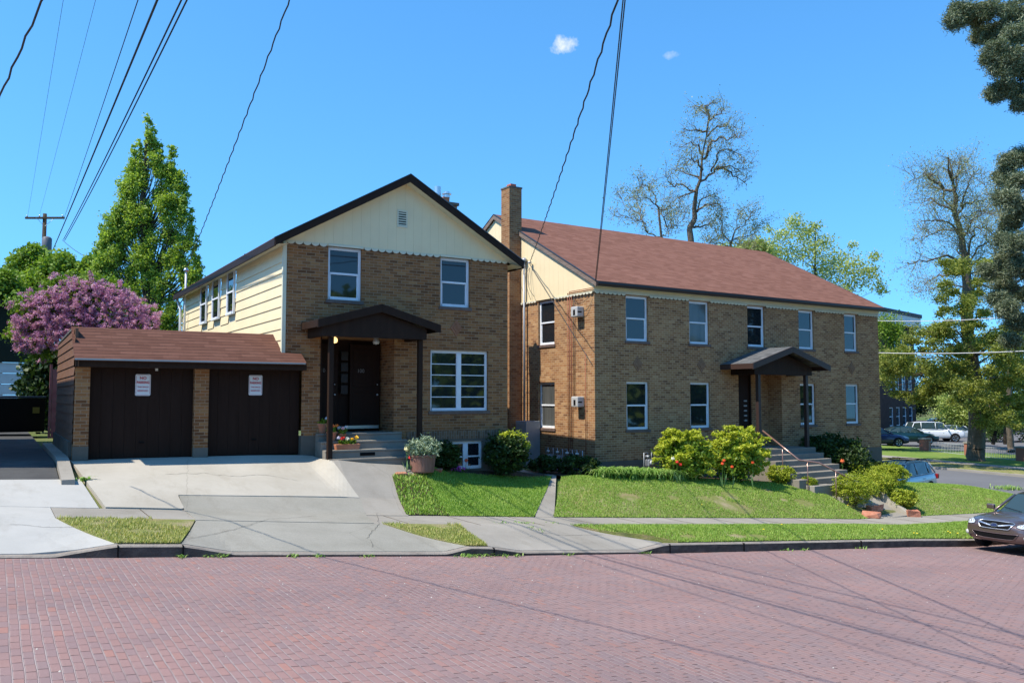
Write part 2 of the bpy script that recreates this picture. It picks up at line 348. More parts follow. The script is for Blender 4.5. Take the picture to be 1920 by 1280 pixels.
# road of clay paving bricks laid across the street
def road_mat():
    m = mat('paving_brick', (.3, .2, .2), .8, 0, .35); t = NT(m)
    v0 = t.coord('Object', rot=(0, 0, rad(90)))
    nn = t.n('ShaderNodeTexNoise'); nn.inputs['Scale'].default_value = 1.1; nn.inputs['Detail'].default_value = 5; t.l(v0, nn.inputs['Vector'])
    sub = t.n('ShaderNodeVectorMath'); sub.operation = 'SUBTRACT'; t.l(nn.outputs['Color'], sub.inputs[0]); sub.inputs[1].default_value = (.5, .5, .5)
    sc = t.n('ShaderNodeVectorMath'); sc.operation = 'SCALE'; t.l(sub.outputs[0], sc.inputs[0]); sc.inputs['Scale'].default_value = .03
    ad = t.n('ShaderNodeVectorMath'); ad.operation = 'ADD'; t.l(v0, ad.inputs[0]); t.l(sc.outputs[0], ad.inputs[1]); v = ad.outputs[0]
    br = t.n('ShaderNodeTexBrick'); br.offset = .46; br.offset_frequency = 2; br.squash = .9; br.squash_frequency = 3
    br.inputs['Color1'].default_value = (0, 0, 0, 1); br.inputs['Color2'].default_value = (1, 1, 1, 1); br.inputs['Mortar'].default_value = (.5, .5, .5, 1)
    br.inputs['Scale'].default_value = 1; br.inputs['Mortar Size'].default_value = .007; br.inputs['Mortar Smooth'].default_value = .4
    br.inputs['Brick Width'].default_value = .215; br.inputs['Row Height'].default_value = .082
    t.l(v, br.inputs['Vector'])
    c = t.ramp(br.outputs['Color'], [(0, (.222, .160, .156)), (.3, (.242, .165, .157)), (.55, (.260, .166, .152)), (.8, (.252, .168, .156)), (.96, (.27, .164, .145)), (1, (.295, .162, .135))])
    big = t.noise(v0, .35, 6, .6)
    c = t.mix(.6, c, t.ramp(big, [(.3, (.84, .86, .90)), (.5, (1, 1, 1)), (.72, (1.12, 1.02, 1.0))]), 'MULTIPLY')
    lane = t.noise(t.coord('Object', (.25, 1, 1)), .55, 3, .5); c = t.mix(.35, c, t.ramp(lane, [(.38, (.80, .80, .82)), (.55, (1.06, 1.05, 1.04))]), 'MULTIPLY')
    med = t.noise(v0, 4, 6, .7); st2 = t.noise(v0, 1.7, 6, .75); c = t.mix(t.math('MULTIPLY', t.ramp(st2, [(.55, (0, 0, 0)), (.74, (1, 1, 1))]), .22), c, t.mix(1.0, c, (.66, .62, .62), 'MULTIPLY')); c = t.mix(.3, c, t.mix(med, (.72, .72, .72), (1.35, 1.33, 1.32)), 'MULTIPLY')
    fine = t.noise(v0, 60, 5, .75); c = t.mix(.5, c, t.mix(fine, (.55, .55, .55), (1.45, 1.45, 1.45)), 'MULTIPLY')
    # rows: dusty pale long joints, dark open head joints
    sep = t.n('ShaderNodeSeparateXYZ'); t.l(v, sep.inputs[0])
    fr = t.math('FRACT', t.math('DIVIDE', sep.outputs['Y'], .082))
    dj = t.math('ABSOLUTE', t.math('SUBTRACT', fr, .5))
    rowj = t.ramp(dj, [(.38, (0, 0, 0)), (.47, (1, 1, 1))])
    head = t.math('MULTIPLY', br.outputs['Fac'], t.math('SUBTRACT', 1.0, rowj))
    hn = t.ramp(t.noise(v0, 7, 3), [(.46, (.12, .12, .12)), (.62, (.9, .9, .9))])
    c = t.mix(t.math('MULTIPLY', head, hn), c, (.02, .014, .014))
    jn = t.noise(v0, 2.2, 4)
    c = t.mix(t.math('MULTIPLY', rowj, t.math('MULTIPLY', jn, 1.3)), c, t.mix(jn, (.27, .215, .20), (.42, .355, .33)))
    t.col(c)
    hgt = t.math('SUBTRACT', t.math('ADD', t.math('MULTIPLY', br.outputs['Color'], .5), t.math('MULTIPLY', med, .5)), t.math('ADD', t.math('MULTIPLY', head, 1.6), t.math('MULTIPLY', rowj, .30)))
    t.bump(hgt, .75, .012)
    return m
M['road'] = road_mat()

# ------------------------------------------------------------------ terrain
KX = [-40, -20, 0, 2.2, 7.3, 11.25, 13.4, 18.9, 21.6, 28, 34, 45, 400]
KZ = [.8, -.35, -2.02, -2.214, -2.694, -3.023, -3.19, -3.607, -3.84, -4.12, -4.25, -4.3, -4.3]
def R(x): return float(np.interp(x, KX, KZ))
def uk(u): return onY(u, 1035, 12.5).x                 # x where image column u meets the kerb line
KKX = [-50, uk(100), uk(216), uk(345), uk(440), uk(840), uk(885), uk(925), uk(985), uk(1200), uk(1250), 60]
KKZ = [.02, .02, .15, .15, .04, .04, .135, .13, .05, .04, .165, .165]
def kerb_h(x): return float(np.interp(x, KKX, KKZ))
GX = [-20, 1.2, 6.1, 7.2, 8.7, 10.6, 12.5, 14.9, 17.8, 20.8, 22.2, 24.4, 26, 28.2, 31.6, 33.5, 36]
GZ = [-1.0, -1.33, -1.36, -1.52, -1.66, -1.93, -2.12, -2.25, -2.46, -2.72, -2.86, -2.98, -3.02, -3.15, -3.42, -3.75, -4.28]
def G(x): return float(np.interp(x, GX, GZ))
def sstep(t): t = min(1, max(0, t)); return t*t*(3-2*t)
def H(x, y):
    if x > 33.5:
        b = 1 if y > 20.4 else sstep((x-33.5)/2.5); far = -4.28+.018*max(0, y-24)
        return (1-b)*H(33.5, y)+b*(R(x)*.0+far)
    if y <= 12.5: return R(x)
    k = R(x)+kerb_h(x)
    s = R(x)+.24
    if y <= 12.65: return k
    if y <= 14.6:
        t = (y-12.65)/1.95; hump = .07*math.sin(math.pi*t)*sstep((x-10.5)/1.5)
        return k+(s-k)*t+hump
    if y <= 16.1: return s
    g = G(x)
    if y > 19.2 and x > 28.9: b = sstep((y-19.2)/1.1)*sstep((x-28.9)/1.0); g = g*(1-b)-4.28*b
    t = min(1, (y-16.1)/3.3)
    ws = sstep((x-6.05)/.5)*(1-sstep((x-8.75)/1.2)); t = t if y < 17 else t*(1-ws)+ws*min(1, .273+(y-17)/1.25*.727)
    w_ = sstep((x-12)/1.5)
    pr = (1-w_)*t+w_*math.sin(math.pi/2*min(1, t/.8))
    return s+(g-s)*pr
def ghit(u, v, s0=8, s1=90):
    d = ray(u, v); s = s0; st = .05
    while s < s1:
        p = d*s
        if p.z < H(p.x, p.y): return Vector((p.x, p.y, H(p.x, p.y)))
        s += st
    return d*s1
def sheet(name, A, B, m, off=.0, nu=40, nv=6, label=None, kind='structure', cat=None, thick=0, fn=None):
    """ruled strip between polylines A and B, laid on the terrain"""
    def samp(P, t):
        P = [Vector((*p, 0)) for p in P]; L = [0]
        for a, b in zip(P, P[1:]): L.append(L[-1]+(b-a).length)
        d = t*L[-1]
        for i in range(len(P)-1):
            if d <= L[i+1]+1e-9:
                k = (d-L[i])/max(1e-9, L[i+1]-L[i]); return P[i].lerp(P[i+1], k)
        return P[-1]
    f = fn or H
    b = MB(); vs_ = []
    for i in range(nu+1):
        a, c = samp(A, i/nu), samp(B, i/nu)
        for j in range(nv+1):
            p = a.lerp(c, j/nv); vs_.append((p.x, p.y, f(p.x, p.y)+off))
    b.add(vs_, [(i*(nv+1)+j, (i+1)*(nv+1)+j, (i+1)*(nv+1)+j+1, i*(nv+1)+j+1) for i in range(nu) for j in range(nv)])
    if thick:
        n0 = len(b.v)
        ring = [j for j in range(nv+1)]+[i*(nv+1)+nv for i in range(1, nu+1)]+[nu*(nv+1)+j for j in range(nv-1, -1, -1)]+[i*(nv+1) for i in range(nu-1, 0, -1)]
        lows = [(b.v[q][0], b.v[q][1], b.v[q][2]-thick) for q in ring]; nr = len(ring)
        b.v += lows; b.f += [(ring[i], ring[(i+1) % nr], n0+(i+1) % nr, n0+i) for i in range(nr)]
    o = b.build(name, m, smooth=False)
    tag(o, label, cat, kind=kind)
    o['_A'] = 0
    del o['_A']
    return o, A, B, samp
# ground sheet (coarse far away, fine near), a little below everything laid on it
gx = sorted(set([-400, -150, -60, -40]+list(np.arange(-30, 40, .5))+[40, 45, 55, 70, 90, 130, 200, 400, 900]))
gy = sorted(set([-60, -20, -5]+list(np.arange(0, 12.4, 2))+[12.4, 12.66]+list(np.arange(13, 20, .4))+[20, 22, 25, 30, 40, 60, 100, 200, 500, 1200]))
b = MB(); vs_ = [(x, y, H(x, y)-(.07 if y < 60 else .1)) for x in gx for y in gy]; ny = len(gy)
b.add(vs_, [(i*ny+j, (i+1)*ny+j, (i+1)*ny+j+1, i*ny+j+1) for i in range(len(gx)-1) for j in range(ny-1)])
tag(b.build('ground', M['far_ground'], smooth=True), 'grass and soil ground under the whole place', None, kind='structure')
sheet('road', [(-30, 1.2), (34, 1.2)], [(-30, 12.5), (34, 12.5)], M['road'], 0, 200, 2)
sheet('near_sidewalk', [(-30, -3), (34, -3)], [(-30, 1.2), (34, 1.2)], M['conc_walk'], .12, 60, 1, thick=.2)
sheet('cross_street', [(34, -20), (34, 12), (35.2, 16), (35.2, 20), (30.2, 20.6), (30.2, 90)], [(46.4, -20), (46.4, 12), (46.4, 16), (46.4, 20), (46.4, 22), (46.4, 90)], M['asphalt_far'], .02, 200, 30)
# kerb
b = MB(); xs = list(np.arange(-30, 33.2, .12)); prof = [(12.5, None), (12.505, 1), (12.53, 2), (12.66, 2), (12.66, None)]
vs_ = []
for x in xs:
    r = R(x); k = kerb_h(x)+.008; jit = .006*math.sin(x*3.1)+.005*math.sin(x*7.7)
    for y, q in prof: vs_.append((x, y+jit*(q != 2 or y < 12.6), r-.1 if q is None else (r+k-.02 if q == 1 else r+k)))
b.add(vs_, [(i*5+j, (i+1)*5+j, (i+1)*5+j+1, i*5+j+1) for i in range(len(xs)-1) for j in range(4)])
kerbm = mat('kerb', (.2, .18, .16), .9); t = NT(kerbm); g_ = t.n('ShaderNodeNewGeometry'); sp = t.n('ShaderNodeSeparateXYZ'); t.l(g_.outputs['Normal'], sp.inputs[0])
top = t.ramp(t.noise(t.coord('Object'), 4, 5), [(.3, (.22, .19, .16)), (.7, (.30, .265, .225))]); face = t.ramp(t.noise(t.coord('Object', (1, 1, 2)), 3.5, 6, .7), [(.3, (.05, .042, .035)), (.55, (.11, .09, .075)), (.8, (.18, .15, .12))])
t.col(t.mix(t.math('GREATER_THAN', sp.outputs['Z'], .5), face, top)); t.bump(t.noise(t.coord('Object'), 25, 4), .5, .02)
tag(b.build('kerb', kerbm), kind='structure')
b = MB()
for x in [uk(q) for q in (221, 343, 926, 1256, 1395, 1615)]: b.box(x-.008, x+.008, 12.485, 12.55, R(x)-.02, R(x)+kerb_h(x)+.011)
tag(b.build('kerb_joints', M['black']), kind='structure')
def P2(u, v): p = ghit(u, v); return (p.x, p.y)
XL = -30
# sidewalk
swx = onY(101, 955, 15.3).x
sheet('sidewalk', [(swx, 14.6), (33.4, 14.6)], [(swx, 16.1), (33.4, 16.1)], M['conc_walk'], .012, 150, 2, thick=.05)
b = MB()
for x in np.arange(2.2, 33, 1.5): b.box(x-.006, x+.006, 14.6, 16.1, R(x)+.2, R(x)+.24+.0155)
tag(b.build('sidewalk_joints', M['soil']), kind='structure')
# alley: new white apron, older slab, asphalt
k1, k2 = P2(218, 1018), P2(104, 962)
sheet('alley_apron', [(XL, 12.66), (k1[0], 12.66)], [(XL, 14.6), (swx, 14.6)], M['conc_new'], .016, 60, 6, thick=.05)
sheet('alley_apron_upper', [(XL, 14.605), (swx-.012, 14.605)], [(XL, 16.1), (swx-.012, 16.1)], M['conc_new'], .014, 40, 4, thick=.05)
sheet('alley_slab', [(XL, 16.12), (onY(186, 942, 16.12).x, 16.12)], [(XL, 18.0), (P2(150, 898)[0], 18.0)], M['conc_new'], .012, 40, 4, thick=.05)
sheet('alley_asphalt', [(XL, 18.01), (1.05, 18.01)], [(XL, 70), (1.05, 70)], M['asphalt'], .01, 10, 30)
# garage apron slab
a0 = P2(190, 942); a1 = P2(333, 930); a2 = P2(674, 936)
sheet('garage_apron', [(a0[0]+.03, 16.13), (a1[0]-.02, 16.13), (a1[0], a1[1]-.02), (a2[0], a2[1])], [(1.32, 19.55), (3.0, 19.55), (3.05, 19.55), (6.33, 19.3)], M['conc_white'], .03, 60, 12, thick=.09)
# grey driveway from kerb up to apron
sheet('driveway', [(uk(344), 12.66), (uk(883), 12.66)], [(onY(368, 967, 14.6).x, 14.6), (onY(717, 976, 14.6).x, 14.6)], M['conc_grey'], .014, 60, 8, thick=.06)
sheet('driveway_upper', [(onY(368, 967, 14.6).x, 14.6), (onY(716, 975, 14.6).x-.15, 14.6)], [(a1[0]+.02, a1[1]-.03), (a2[0]+.02, a2[1]-.03)], M['conc_grey'], .022, 40, 10, thick=.05)
# walk from the porch steps
sheet('front_walk', [(a2[0]-.3, 15.9), (onY(765, 955, 16.0).x, 16.0)], [(6.36, 18.42), (8.75, 18.42)], M['conc_walk'], .02, 20, 12, thick=.05)
# second drive apron
sheet('second_apron', [(uk(924), 12.66), (uk(1252), 12.66)], [(onY(864, 971, 14.6).x, 14.6), (onY(1072, 975, 14.6).x, 14.6)], M['conc_walk'], .014, 40, 8, thick=.05)
# narrow path between the lawns
sheet('side_path', [(onY(1004, 962, 16.08).x, 16.08), (onY(1039, 962, 16.08).x, 16.08)], [(P2(992, 888)[0], 19.3), (P2(1024, 888)[0], 19.3)], M['conc_walk'], .016, 4, 20, thick=.05)
sheet('side_path_back', [(P2(992, 888)[0], 19.31), (P2(1024, 888)[0], 19.31)], [(P2(992, 888)[0]+.5, 32), (P2(1024, 888)[0]+.5, 32)], M['conc_walk'], .016, 4, 20, thick=.05)

def turf(name, A, B, label, m_ground, m_blade, dens, h=.05, off=.03, nu=60, nv=14, dry=0, thick=.1, w=.007, seed=0, sub_label=None, spots=()):
    o, A, B, samp = sheet(name, A, B, m_ground, off, nu, nv, thick=thick)
    r = np.random.default_rng(seed+11)
    # sample blades
    As = np.array([samp(A, i/200)[:2] for i in range(201)]); Bs = np.array([samp(B, i/200)[:2] for i in range(201)])
    area = 0
    for i in range(200):
        area += .5*(np.linalg.norm(Bs[i]-As[i])+np.linalg.norm(Bs[i+1]-As[i+1]))*.5*(np.linalg.norm(As[i+1]-As[i])+np.linalg.norm(Bs[i+1]-Bs[i]))
    n = int(area*dens); s = r.random(n); tt = r.random(n)*1.05-.025
    idx = np.minimum((s*200).astype(int), 199); fr = (s*200-idx)[:, None]
    a = As[idx]*(1-fr)+As[idx+1]*fr; c = Bs[idx]*(1-fr)+Bs[idx+1]*fr
    xy = a+(c-a)*tt[:, None]
    z = np.array([H(x, y) for x, y in xy])+off-.004
    # patchy density / height
    pat = .5+.25*np.sin(xy[:, 0]*1.7+3*np.sin(xy[:, 1]*1.3))*np.sin(xy[:, 1]*2.3+xy[:, 0]*.9)+.25*np.sin(xy[:, 0]*5.1+2*np.sin(xy[:, 1]*3.1))*np.sin(xy[:, 1]*6.3+1.7*np.sin(xy[:, 0]*2.2))
    keep = np.ones(n, bool)
    for sx, sy, sr in spots: keep &= ((xy[:, 0]-sx)**2+((xy[:, 1]-sy)*1.6)**2 > (sr*(.7+.6*r.random(n)))**2)
    xy, z, pat = xy[keep], z[keep], pat[keep]; n = len(z)
    hh = h*(.55+.9*r.random(n))*(.8+.35*pat); th = r.random(n)*2*np.pi; lean = .5*hh
    base = np.column_stack([xy, z]); dx = np.column_stack([np.cos(th), np.sin(th), np.zeros(n)])
    ln = np.column_stack([np.cos(th+1.2+r.random(n))*lean, np.sin(th+1.2+r.random(n))*lean, hh])
    ww = w*(.7+.8*r.random(n))[:, None]
    V = np.empty((n*3, 3)); V[0::3] = base-dx*ww; V[1::3] = base+dx*ww; V[2::3] = base+ln
    q = np.clip(.25+.35*pat+.3*r.normal(size=n)*.6+.12, 0, 1); rn = np.repeat(q, 3)
    g = np_mesh('grass' if not sub_label else sub_label[0], V, np.arange(n*3).reshape(-1, 3), m_blade, rnd=rn)
    tag(g, label, 'grass' if not sub_label else sub_label[1], kind='stuff')
    return o
lawn1x = P2(795, 893)
turf('lawn', [(onY(842, 959, 16.12).x, 16.12), (onY(1002, 962, 16.12).x, 16.12)], [(P2(803, 893)[0], 18.9), (P2(992, 886)[0], 19.0)], 'short green lawn between the front walk and the narrow side path', M['turf'], M['grass'], 3770, .036, seed=1)
turf('planting_bed_strip', [(onY(762, 957, 16.12).x, 16.12), (onY(841, 959, 16.12).x, 16.12)], [P2(736, 897), P2(800, 895)], 'low yellow-green ground cover creeping beside the front walk', M['soil'], M['grass'], 1500, .06, off=.035, seed=2, sub_label=('ground_cover', 'ground cover'), w=.014)
bare = [(*P2(u, v), s) for u, v, s in ((1352, 943, .34), (1362, 949, .40), (1378, 954, .40), (1396, 958, .34), (1345, 936, .24), (1510, 946, .36), (1180, 934, .3), (1262, 935, .2), (1322, 937, .22), (1440, 922, .2), (1365, 929, .25), (1375, 935, .2), (1470, 940, .15))]
lp = [(onY(1038, 963, 16.12).x, 16.12), (22.15, 16.12)]
turf('lawn', lp, [(P2(1026, 890)[0], 18.75), (14.9, 18.75), (17.8, 18.75), (22.1, 18.6)], 'sunlit green lawn mounded below the long brick apartment house', M['turf_dry'], M['grass'], 3335, .036, nu=90, seed=3, spots=bare)
turf('lawn', [(P2(1255, 1011)[0], 12.68), (33, 12.68)], [(onY(1074, 975, 14.58).x, 14.58), (33, 14.58)], 'green verge strip between the long dark kerb and sidewalk', M['turf_dry'], M['grass'], 2900, .036, nu=120, seed=4, spots=[(*P2(u, v), s) for u, v, s in ((1365, 985, .16), (1290, 1008, .2), (1385, 1008, .25), (1420, 1008, .25), (1108, 985, .2))])
turf('lawn', [(24.35, 16.12), (33.2, 16.12)], [(24.4, 19.6), (33.2, 19.2)], 'green lawn between the lower stairs and the cross street corner', M['turf_dry'], M['grass'], 2465, .036, nu=60, seed=5, spots=[(*P2(u, v), s) for u, v, s in ((1795, 919, .3), (1855, 938, .2))])
turf('verge', [(uk(218), 12.67), (uk(342), 12.67)], [(onY(106, 963, 14.585).x, 14.585), (onY(366, 968, 14.585).x, 14.585)], 'patchy half dry grass corner between the white apron and grey driveway', M['turf_dry'], M['grass_dry'], 2100, .042, nu=30, seed=6, spots=[(*P2(u, v), s) for u, v, s in ((338, 984, .5), (345, 975, .4), (215, 972, .3), (320, 976, .35), (270, 1000, .25), (180, 985, .2))])
turf('verge', [(uk(884), 12.68), (uk(922), 12.68)], [(onY(718, 977, 14.585).x, 14.585), (onY(863, 971, 14.585).x, 14.585)], 'small triangle of worn grass between the two driveways', M['turf_dry'], M['grass_dry'], 2100, .045, nu=30, seed=7, spots=[(*P2(u, v), s) for u, v, s in ((800, 985, .5), (775, 982, .45), (830, 990, .3))])
# planting bed behind lawns (soil) along the houses
sheet('planting_bed', [(8.8, 18.95), (P2(990, 886)[0], 19.0)], [(8.8, 19.38), (P2(990, 886)[0], 19.38)], M['soil'], .03, 20, 3)
sheet('planting_bed', [(P2(1026, 889)[0], 18.76), (22.1, 18.62)], [(P2(1026, 889)[0], 20.8), (22.1, 20.6)], M['soil'], .03, 40, 3)
sheet('planting_bed', [(24.4, 19.62), (30, 19.5)], [(24.4, 21), (30, 21)], M['soil'], .03, 20, 3)

# ------------------------------------------------------------------ building helpers
def wall(b, x0, x1, z0, z1, y, ops, depth=.12, cut=None):
    """front wall in the xz plane at y with openings (ox0, ox1, oz0, oz1); reveals go back by depth"""
    xs = sorted(set([x0, x1]+[q for o in ops for q in o[:2]])); zs = sorted(set([z0, z1]+[q for o in ops for q in o[2:4]]))
    for i in range(len(xs)-1):
        for j in range(len(zs)-1):
            cx, cz = (xs[i]+xs[i+1])/2, (zs[j]+zs[j+1])/2
            if any(o[0] < cx < o[1] and o[2] < cz < o[3] for o in ops): continue
            if cut and cut(cx, cz): continue
            b.add([(xs[i], y, zs[j]), (xs[i+1], y, zs[j]), (xs[i+1], y, zs[j+1]), (xs[i], y, zs[j+1])], [(0, 1, 2, 3)])
    for o in ops:
        a, c, e, f = o[:4]; d = o[4] if len(o) > 4 else depth
        b.add([(a, y, e), (a, y+d, e), (a, y+d, f), (a, y, f)], [(0, 1, 2, 3)]); b.add([(c, y, e), (c, y, f), (c, y+d, f), (c, y+d, e)], [(0, 1, 2, 3)])
        b.add([(a, y, f), (a, y+d, f), (c, y+d, f), (c, y, f)], [(0, 1, 2, 3)]); b.add([(a, y, e), (c, y, e), (c, y+d, e), (a, y+d, e)], [(0, 1, 2, 3)])
def rotmap(b, side):
    """side wall: built as front (x along wall from front to back, y depth) then turned so it faces -X at x=0"""
    b.v = [(y, x, z) for x, y, z in b.v]; b.f = [f[::-1] for f in b.f]; return b
def window(parent, x0, x1, z0, z1, y, kind='hung', side=None, sillm=None, head=True, world=False, curtain=False, label=None, blind=False):
    """framed sash window set back in its opening; parts of the building: window > pane, sill"""
    fr = MB(); fw = .075; d0, d1 = y+.07, y+.13
    fr.box(x0, x0+fw*.9, d0, d1, z0, z1); fr.box(x1-fw*.9, x1, d0-.0, d1, z0, z1)
    fr.box(x0+fw*.9, x1-fw*.9, d0, d1, z1-fw, z1); fr.box(x0+fw*.9, x1-fw*.9, d0-.03, d1, z0, z0+fw)
    fr.box(x0+fw*.9, x1-fw*.9, d0-.01, d1-.01, (z0+z1)/2-.025, (z0+z1)/2+.025) if kind == 'hung' else None
    ix0, ix1, iz0, iz1 = x0+fw*.9, x1-fw*.9, z0+fw, z1-fw
    if kind == 'hung':   # lower sash stands proud of the upper one
        fr.box(ix0, ix0+.03, d0+.015, d0+.045, iz0, (z0+z1)/2-.025); fr.box(ix1-.03, ix1, d0+.015, d0+.045, iz0, (z0+z1)/2-.025)
    if kind in ('grid', 'pair'):
        mid = (x0+x1)/2
        fr.box(mid-.07, mid+.07, d0-.01, d1, iz0, iz1)
        if kind == 'grid':
            for a, c in ((ix0, mid-.07), (mid+.07, ix1)):
                for k in range(1, 5):
                    zz = iz0+(iz1-iz0)*k/5; fr.box(a, c, d0+.02, d1-.01, zz-.012, zz+.012)
        else: fr.box(ix0, ix1, d0+.01, d1-.01, iz0+(iz1-iz0)*.42-.02, iz0+(iz1-iz0)*.42+.02)
    pn = MB().box(ix0-.01, ix1+.01, d1-.035, d1-.02, iz0-.01, iz1+.01)
    sl_ = MB().box(x0-.05, x1+.05, y-.035, y+.075, z0-.085, z0-.003) if sillm else None
    bl = None
    if blind: bl = MB().box(ix0+.005, ix1-.005, d1-.05, d1-.04, iz1-.12-blind, iz1)
    if side: rotmap(fr, side); rotmap(pn, side); (rotmap(sl_, side) if sl_ else None); (rotmap(bl, side) if bl else None)
    if side:
        for q in (fr, pn, sl_, bl):
            if q: q.shift((side[0], side[1], 0))
    f = fr.build('window', M['white'], parent, world=world, bevel=.004)
    if label: f['label'] = label
    p = pn.build('pane', M['pane_curtain'] if curtain else M['pane'], f)
    kidsl = [p]
    if sl_: kidsl.append(sl_.build('sill', sillm, f))
    if bl: kidsl.append(bl.build('blind', M['white'], f))
    if world:
        for k in kidsl:
            L = parent.location
            for vv in k.data.vertices: vv.co = (vv.co.x-L.x, vv.co.y-L.y, vv.co.z-L.z)
    return f
def scallops(b, x0, x1, z, y, r=.09, t=.02, side=False):
    n = max(1, round((x1-x0)/(2*r))); rr = (x1-x0)/n/2
    for i in range(n):
        cx = x0+rr*(2*i+1)
        pts = [(cx-rr, y, z)]+[(cx+rr*math.cos(a), y, z-rr*math.sin(a)*.85) for a in [math.pi*k/6 for k in range(6, -1, -1)]]
        b.prism(pts[1:], (0, -t, 0))
def textobj(txt, size, m, parent, loc, rot, name='lettering', ext=.002, bold=0, sx=1, space=1):
    cu = bpy.data.curves.new(name, 'FONT'); cu.body = txt; cu.size = size; cu.align_x = 'CENTER'; cu.align_y = 'CENTER'; cu.extrude = ext; cu.offset = bold; cu.space_character = space
    cu.materials.append(m); tmp = bpy.data.objects.new('t', cu); C.objects.link(tmp); dg = bpy.context.evaluated_depsgraph_get(); me = bpy.data.meshes.new_from_object(tmp.evaluated_get(dg)); bpy.data.objects.remove(tmp)
    me.materials.clear(); me.materials.append(m); o = bpy.data.objects.new(name, me); C.objects.link(o); o.parent = parent; o.location = loc; o.rotation_euler = rot; o.scale = (sx, 1, 1)
    return o

# ------------------------------------------------------------------ house on the left (gabled, brick front, cream siding)
H1 = thing('brick_house', 'gabled tan brick house with cream gable and siding beside the brown garage', 'house', (5.6, 19.4, -1.4))
def h1(b, name, m, parent=None, **k):
    p = parent or H1
    o = b.build(name, m, p, **k)
    L = H1.location
    for vv in o.data.vertices: vv.co = (vv.co.x-L.x, vv.co.y-L.y, vv.co.z-L.z)
    return o
Y1 = 19.4; XA, XB = 5.63, 11.70; ZE = 3.62; YB = 31.9
b = MB()
ops = [(6.68, 7.53, 2.32, 3.60), (9.68, 10.54, 2.32, 3.60), (9.41, 11.10, -.37, 1.19), (6.52, 8.41, -.88, 1.42, .95)]
wall(b, XA, XB, -1.09, ZE, Y1, ops, cut=lambda x, z: (x < 6.08 and z < .66) or (x < 8.75 and z < -.88))
# split where the garage roof meets: add the small missing rectangle limits
b2 = MB(); b2.add([(XA, Y1, .66), (6.08, Y1, .66), (6.08, Y1, .6601), (XA, Y1, .6601)], [(0, 1, 2, 3)])
bb = MB(); wall(bb, XA, XB, -1.09, ZE, Y1, ops+[(XA-.001, 6.08, -1.09, .62, .0)], cut=lambda x, z: (x < 8.75 and z < -.88 and x > 6.5))
front = h1(bb, 'brick_wall', M['brick_a'])
b = MB().box(XB-.1, XB, Y1+.002, YB, -1.09, ZE); b.box(XA+.02, XB-.1, YB-.1, YB, -1.3, ZE)
h1(b, 'side_wall', M['brick_a'])
b = MB()   # grey foundation with the basement window opening
wall(b, 8.75, XB, -2.4, -1.09, Y1-.012, [(9.98, 10.93, -1.87, -1.15)]); b.add([(XB, Y1-.012, -2.4), (XB, YB, -2.4), (XB, YB, -1.09), (XB, Y1-.012, -1.09)], [(0, 1, 2, 3)])
b.add([(8.75, Y1-.012, -1.09), (XB, Y1-.012, -1.09), (XB, Y1, -1.09), (8.75, Y1, -1.09)], [(0, 1, 2, 3)])
h1(b, 'foundation', M['found'])
b = MB().box(6.082, 6.50, Y1-.012, Y1+.3, -1.5, -.92)
h1(b, 'foundation', M['found'])
b = MB().box(8.76, XB+.003, Y1-.02, Y1+.01, -1.09, -.88)
h1(b, 'soldier_course', M['soldier'])
for x0, x1, z0, z1 in [(6.68, 7.53, 2.32, 3.60), (9.68, 10.54, 2.32, 3.60), (9.41, 11.10, -.37, 1.19), (9.98, 10.93, -1.87, -1.15)]: h1(MB().box(x0, x1, Y1+.5, Y1+.55, z0, z1), 'dark_room', M['black'])
def h1window(*a, **k):
    f = window(H1, *a, **k); L = H1.location
    for o in [f]+kids(f):
        for vv in o.data.vertices: vv.co = (vv.co.x-L.x, vv.co.y-L.y, vv.co.z-L.z)
    return f
h1window(6.68, 7.53, 2.32, 3.60, Y1, sillm=M['tile_sill'], label='upper window left of the porch roof peak')
h1window(9.68, 10.54, 2.32, 3.60, Y1, sillm=M['tile_sill'], label='upper window on the right, curtain inside')
h1window(9.41, 11.10, -.37, 1.19, Y1, kind='grid', sillm=M['tile_sill'], label='wide ten pane window beside the porch')
h1window(9.98, 10.93, -1.87, -1.15, Y1-.012, kind='pair', label='basement window behind the bushes')
# side siding (lapped boards) with three windows
b = MB(); yy = [(24.0, 24.85), (25.85, 26.80), (27.65, 28.55)]
z = ZE+.05; k = 0
lap = .262
while z > .95:
    z0 = z-lap; segs = [(Y1+.05, YB)]
    if z0 < 3.6 and z > 2.32:
        segs = [(Y1+.05, 24.0), (24.85, 25.85), (26.80, 27.65), (28.55, YB)]
    for a, c in segs:
        b.add([(XA-.028, a, z0), (XA-.028, c, z0), (XA-.006, c, z), (XA-.006, a, z), (XA+.03, a, z0), (XA+.03, c, z0)], [(0, 3, 2, 1), (0, 1, 5, 4)])
    z = z0
h1(b, 'siding', M['cream'])
b = MB().box(XA+.001, XA+.05, Y1+.01, YB, .68, 2.31); b.box(XA+.001, XA+.05, Y1+.01, YB, 3.6, ZE)
for a, c in [(Y1+.01, 24.0), (24.85, 25.85), (26.80, 27.65), (28.55, YB)]: b.box(XA+.001, XA+.05, a, c, 2.31, 3.6)
h1(b, 'siding_backing', M['cream_trim'])
b = MB().box(XA-.045, XA+.04, Y1-.03, Y1+.06, .95, ZE+.02)
h1(b, 'corner_board', M['cream_trim'])
for (a, c), lb in zip(yy, ('side window nearest the front corner', 'middle one of the three side windows', 'side window farthest back')):
    f = window(H1, a-Y1, c-Y1, 2.30, 3.58, -.16, side=(XA, Y1))
    L = H1.location
    for o in [f]+kids(f):
        for vv in o.data.vertices: vv.co = (vv.co.x-L.x, vv.co.y-L.y, vv.co.z-L.z)
    f['label'] = lb
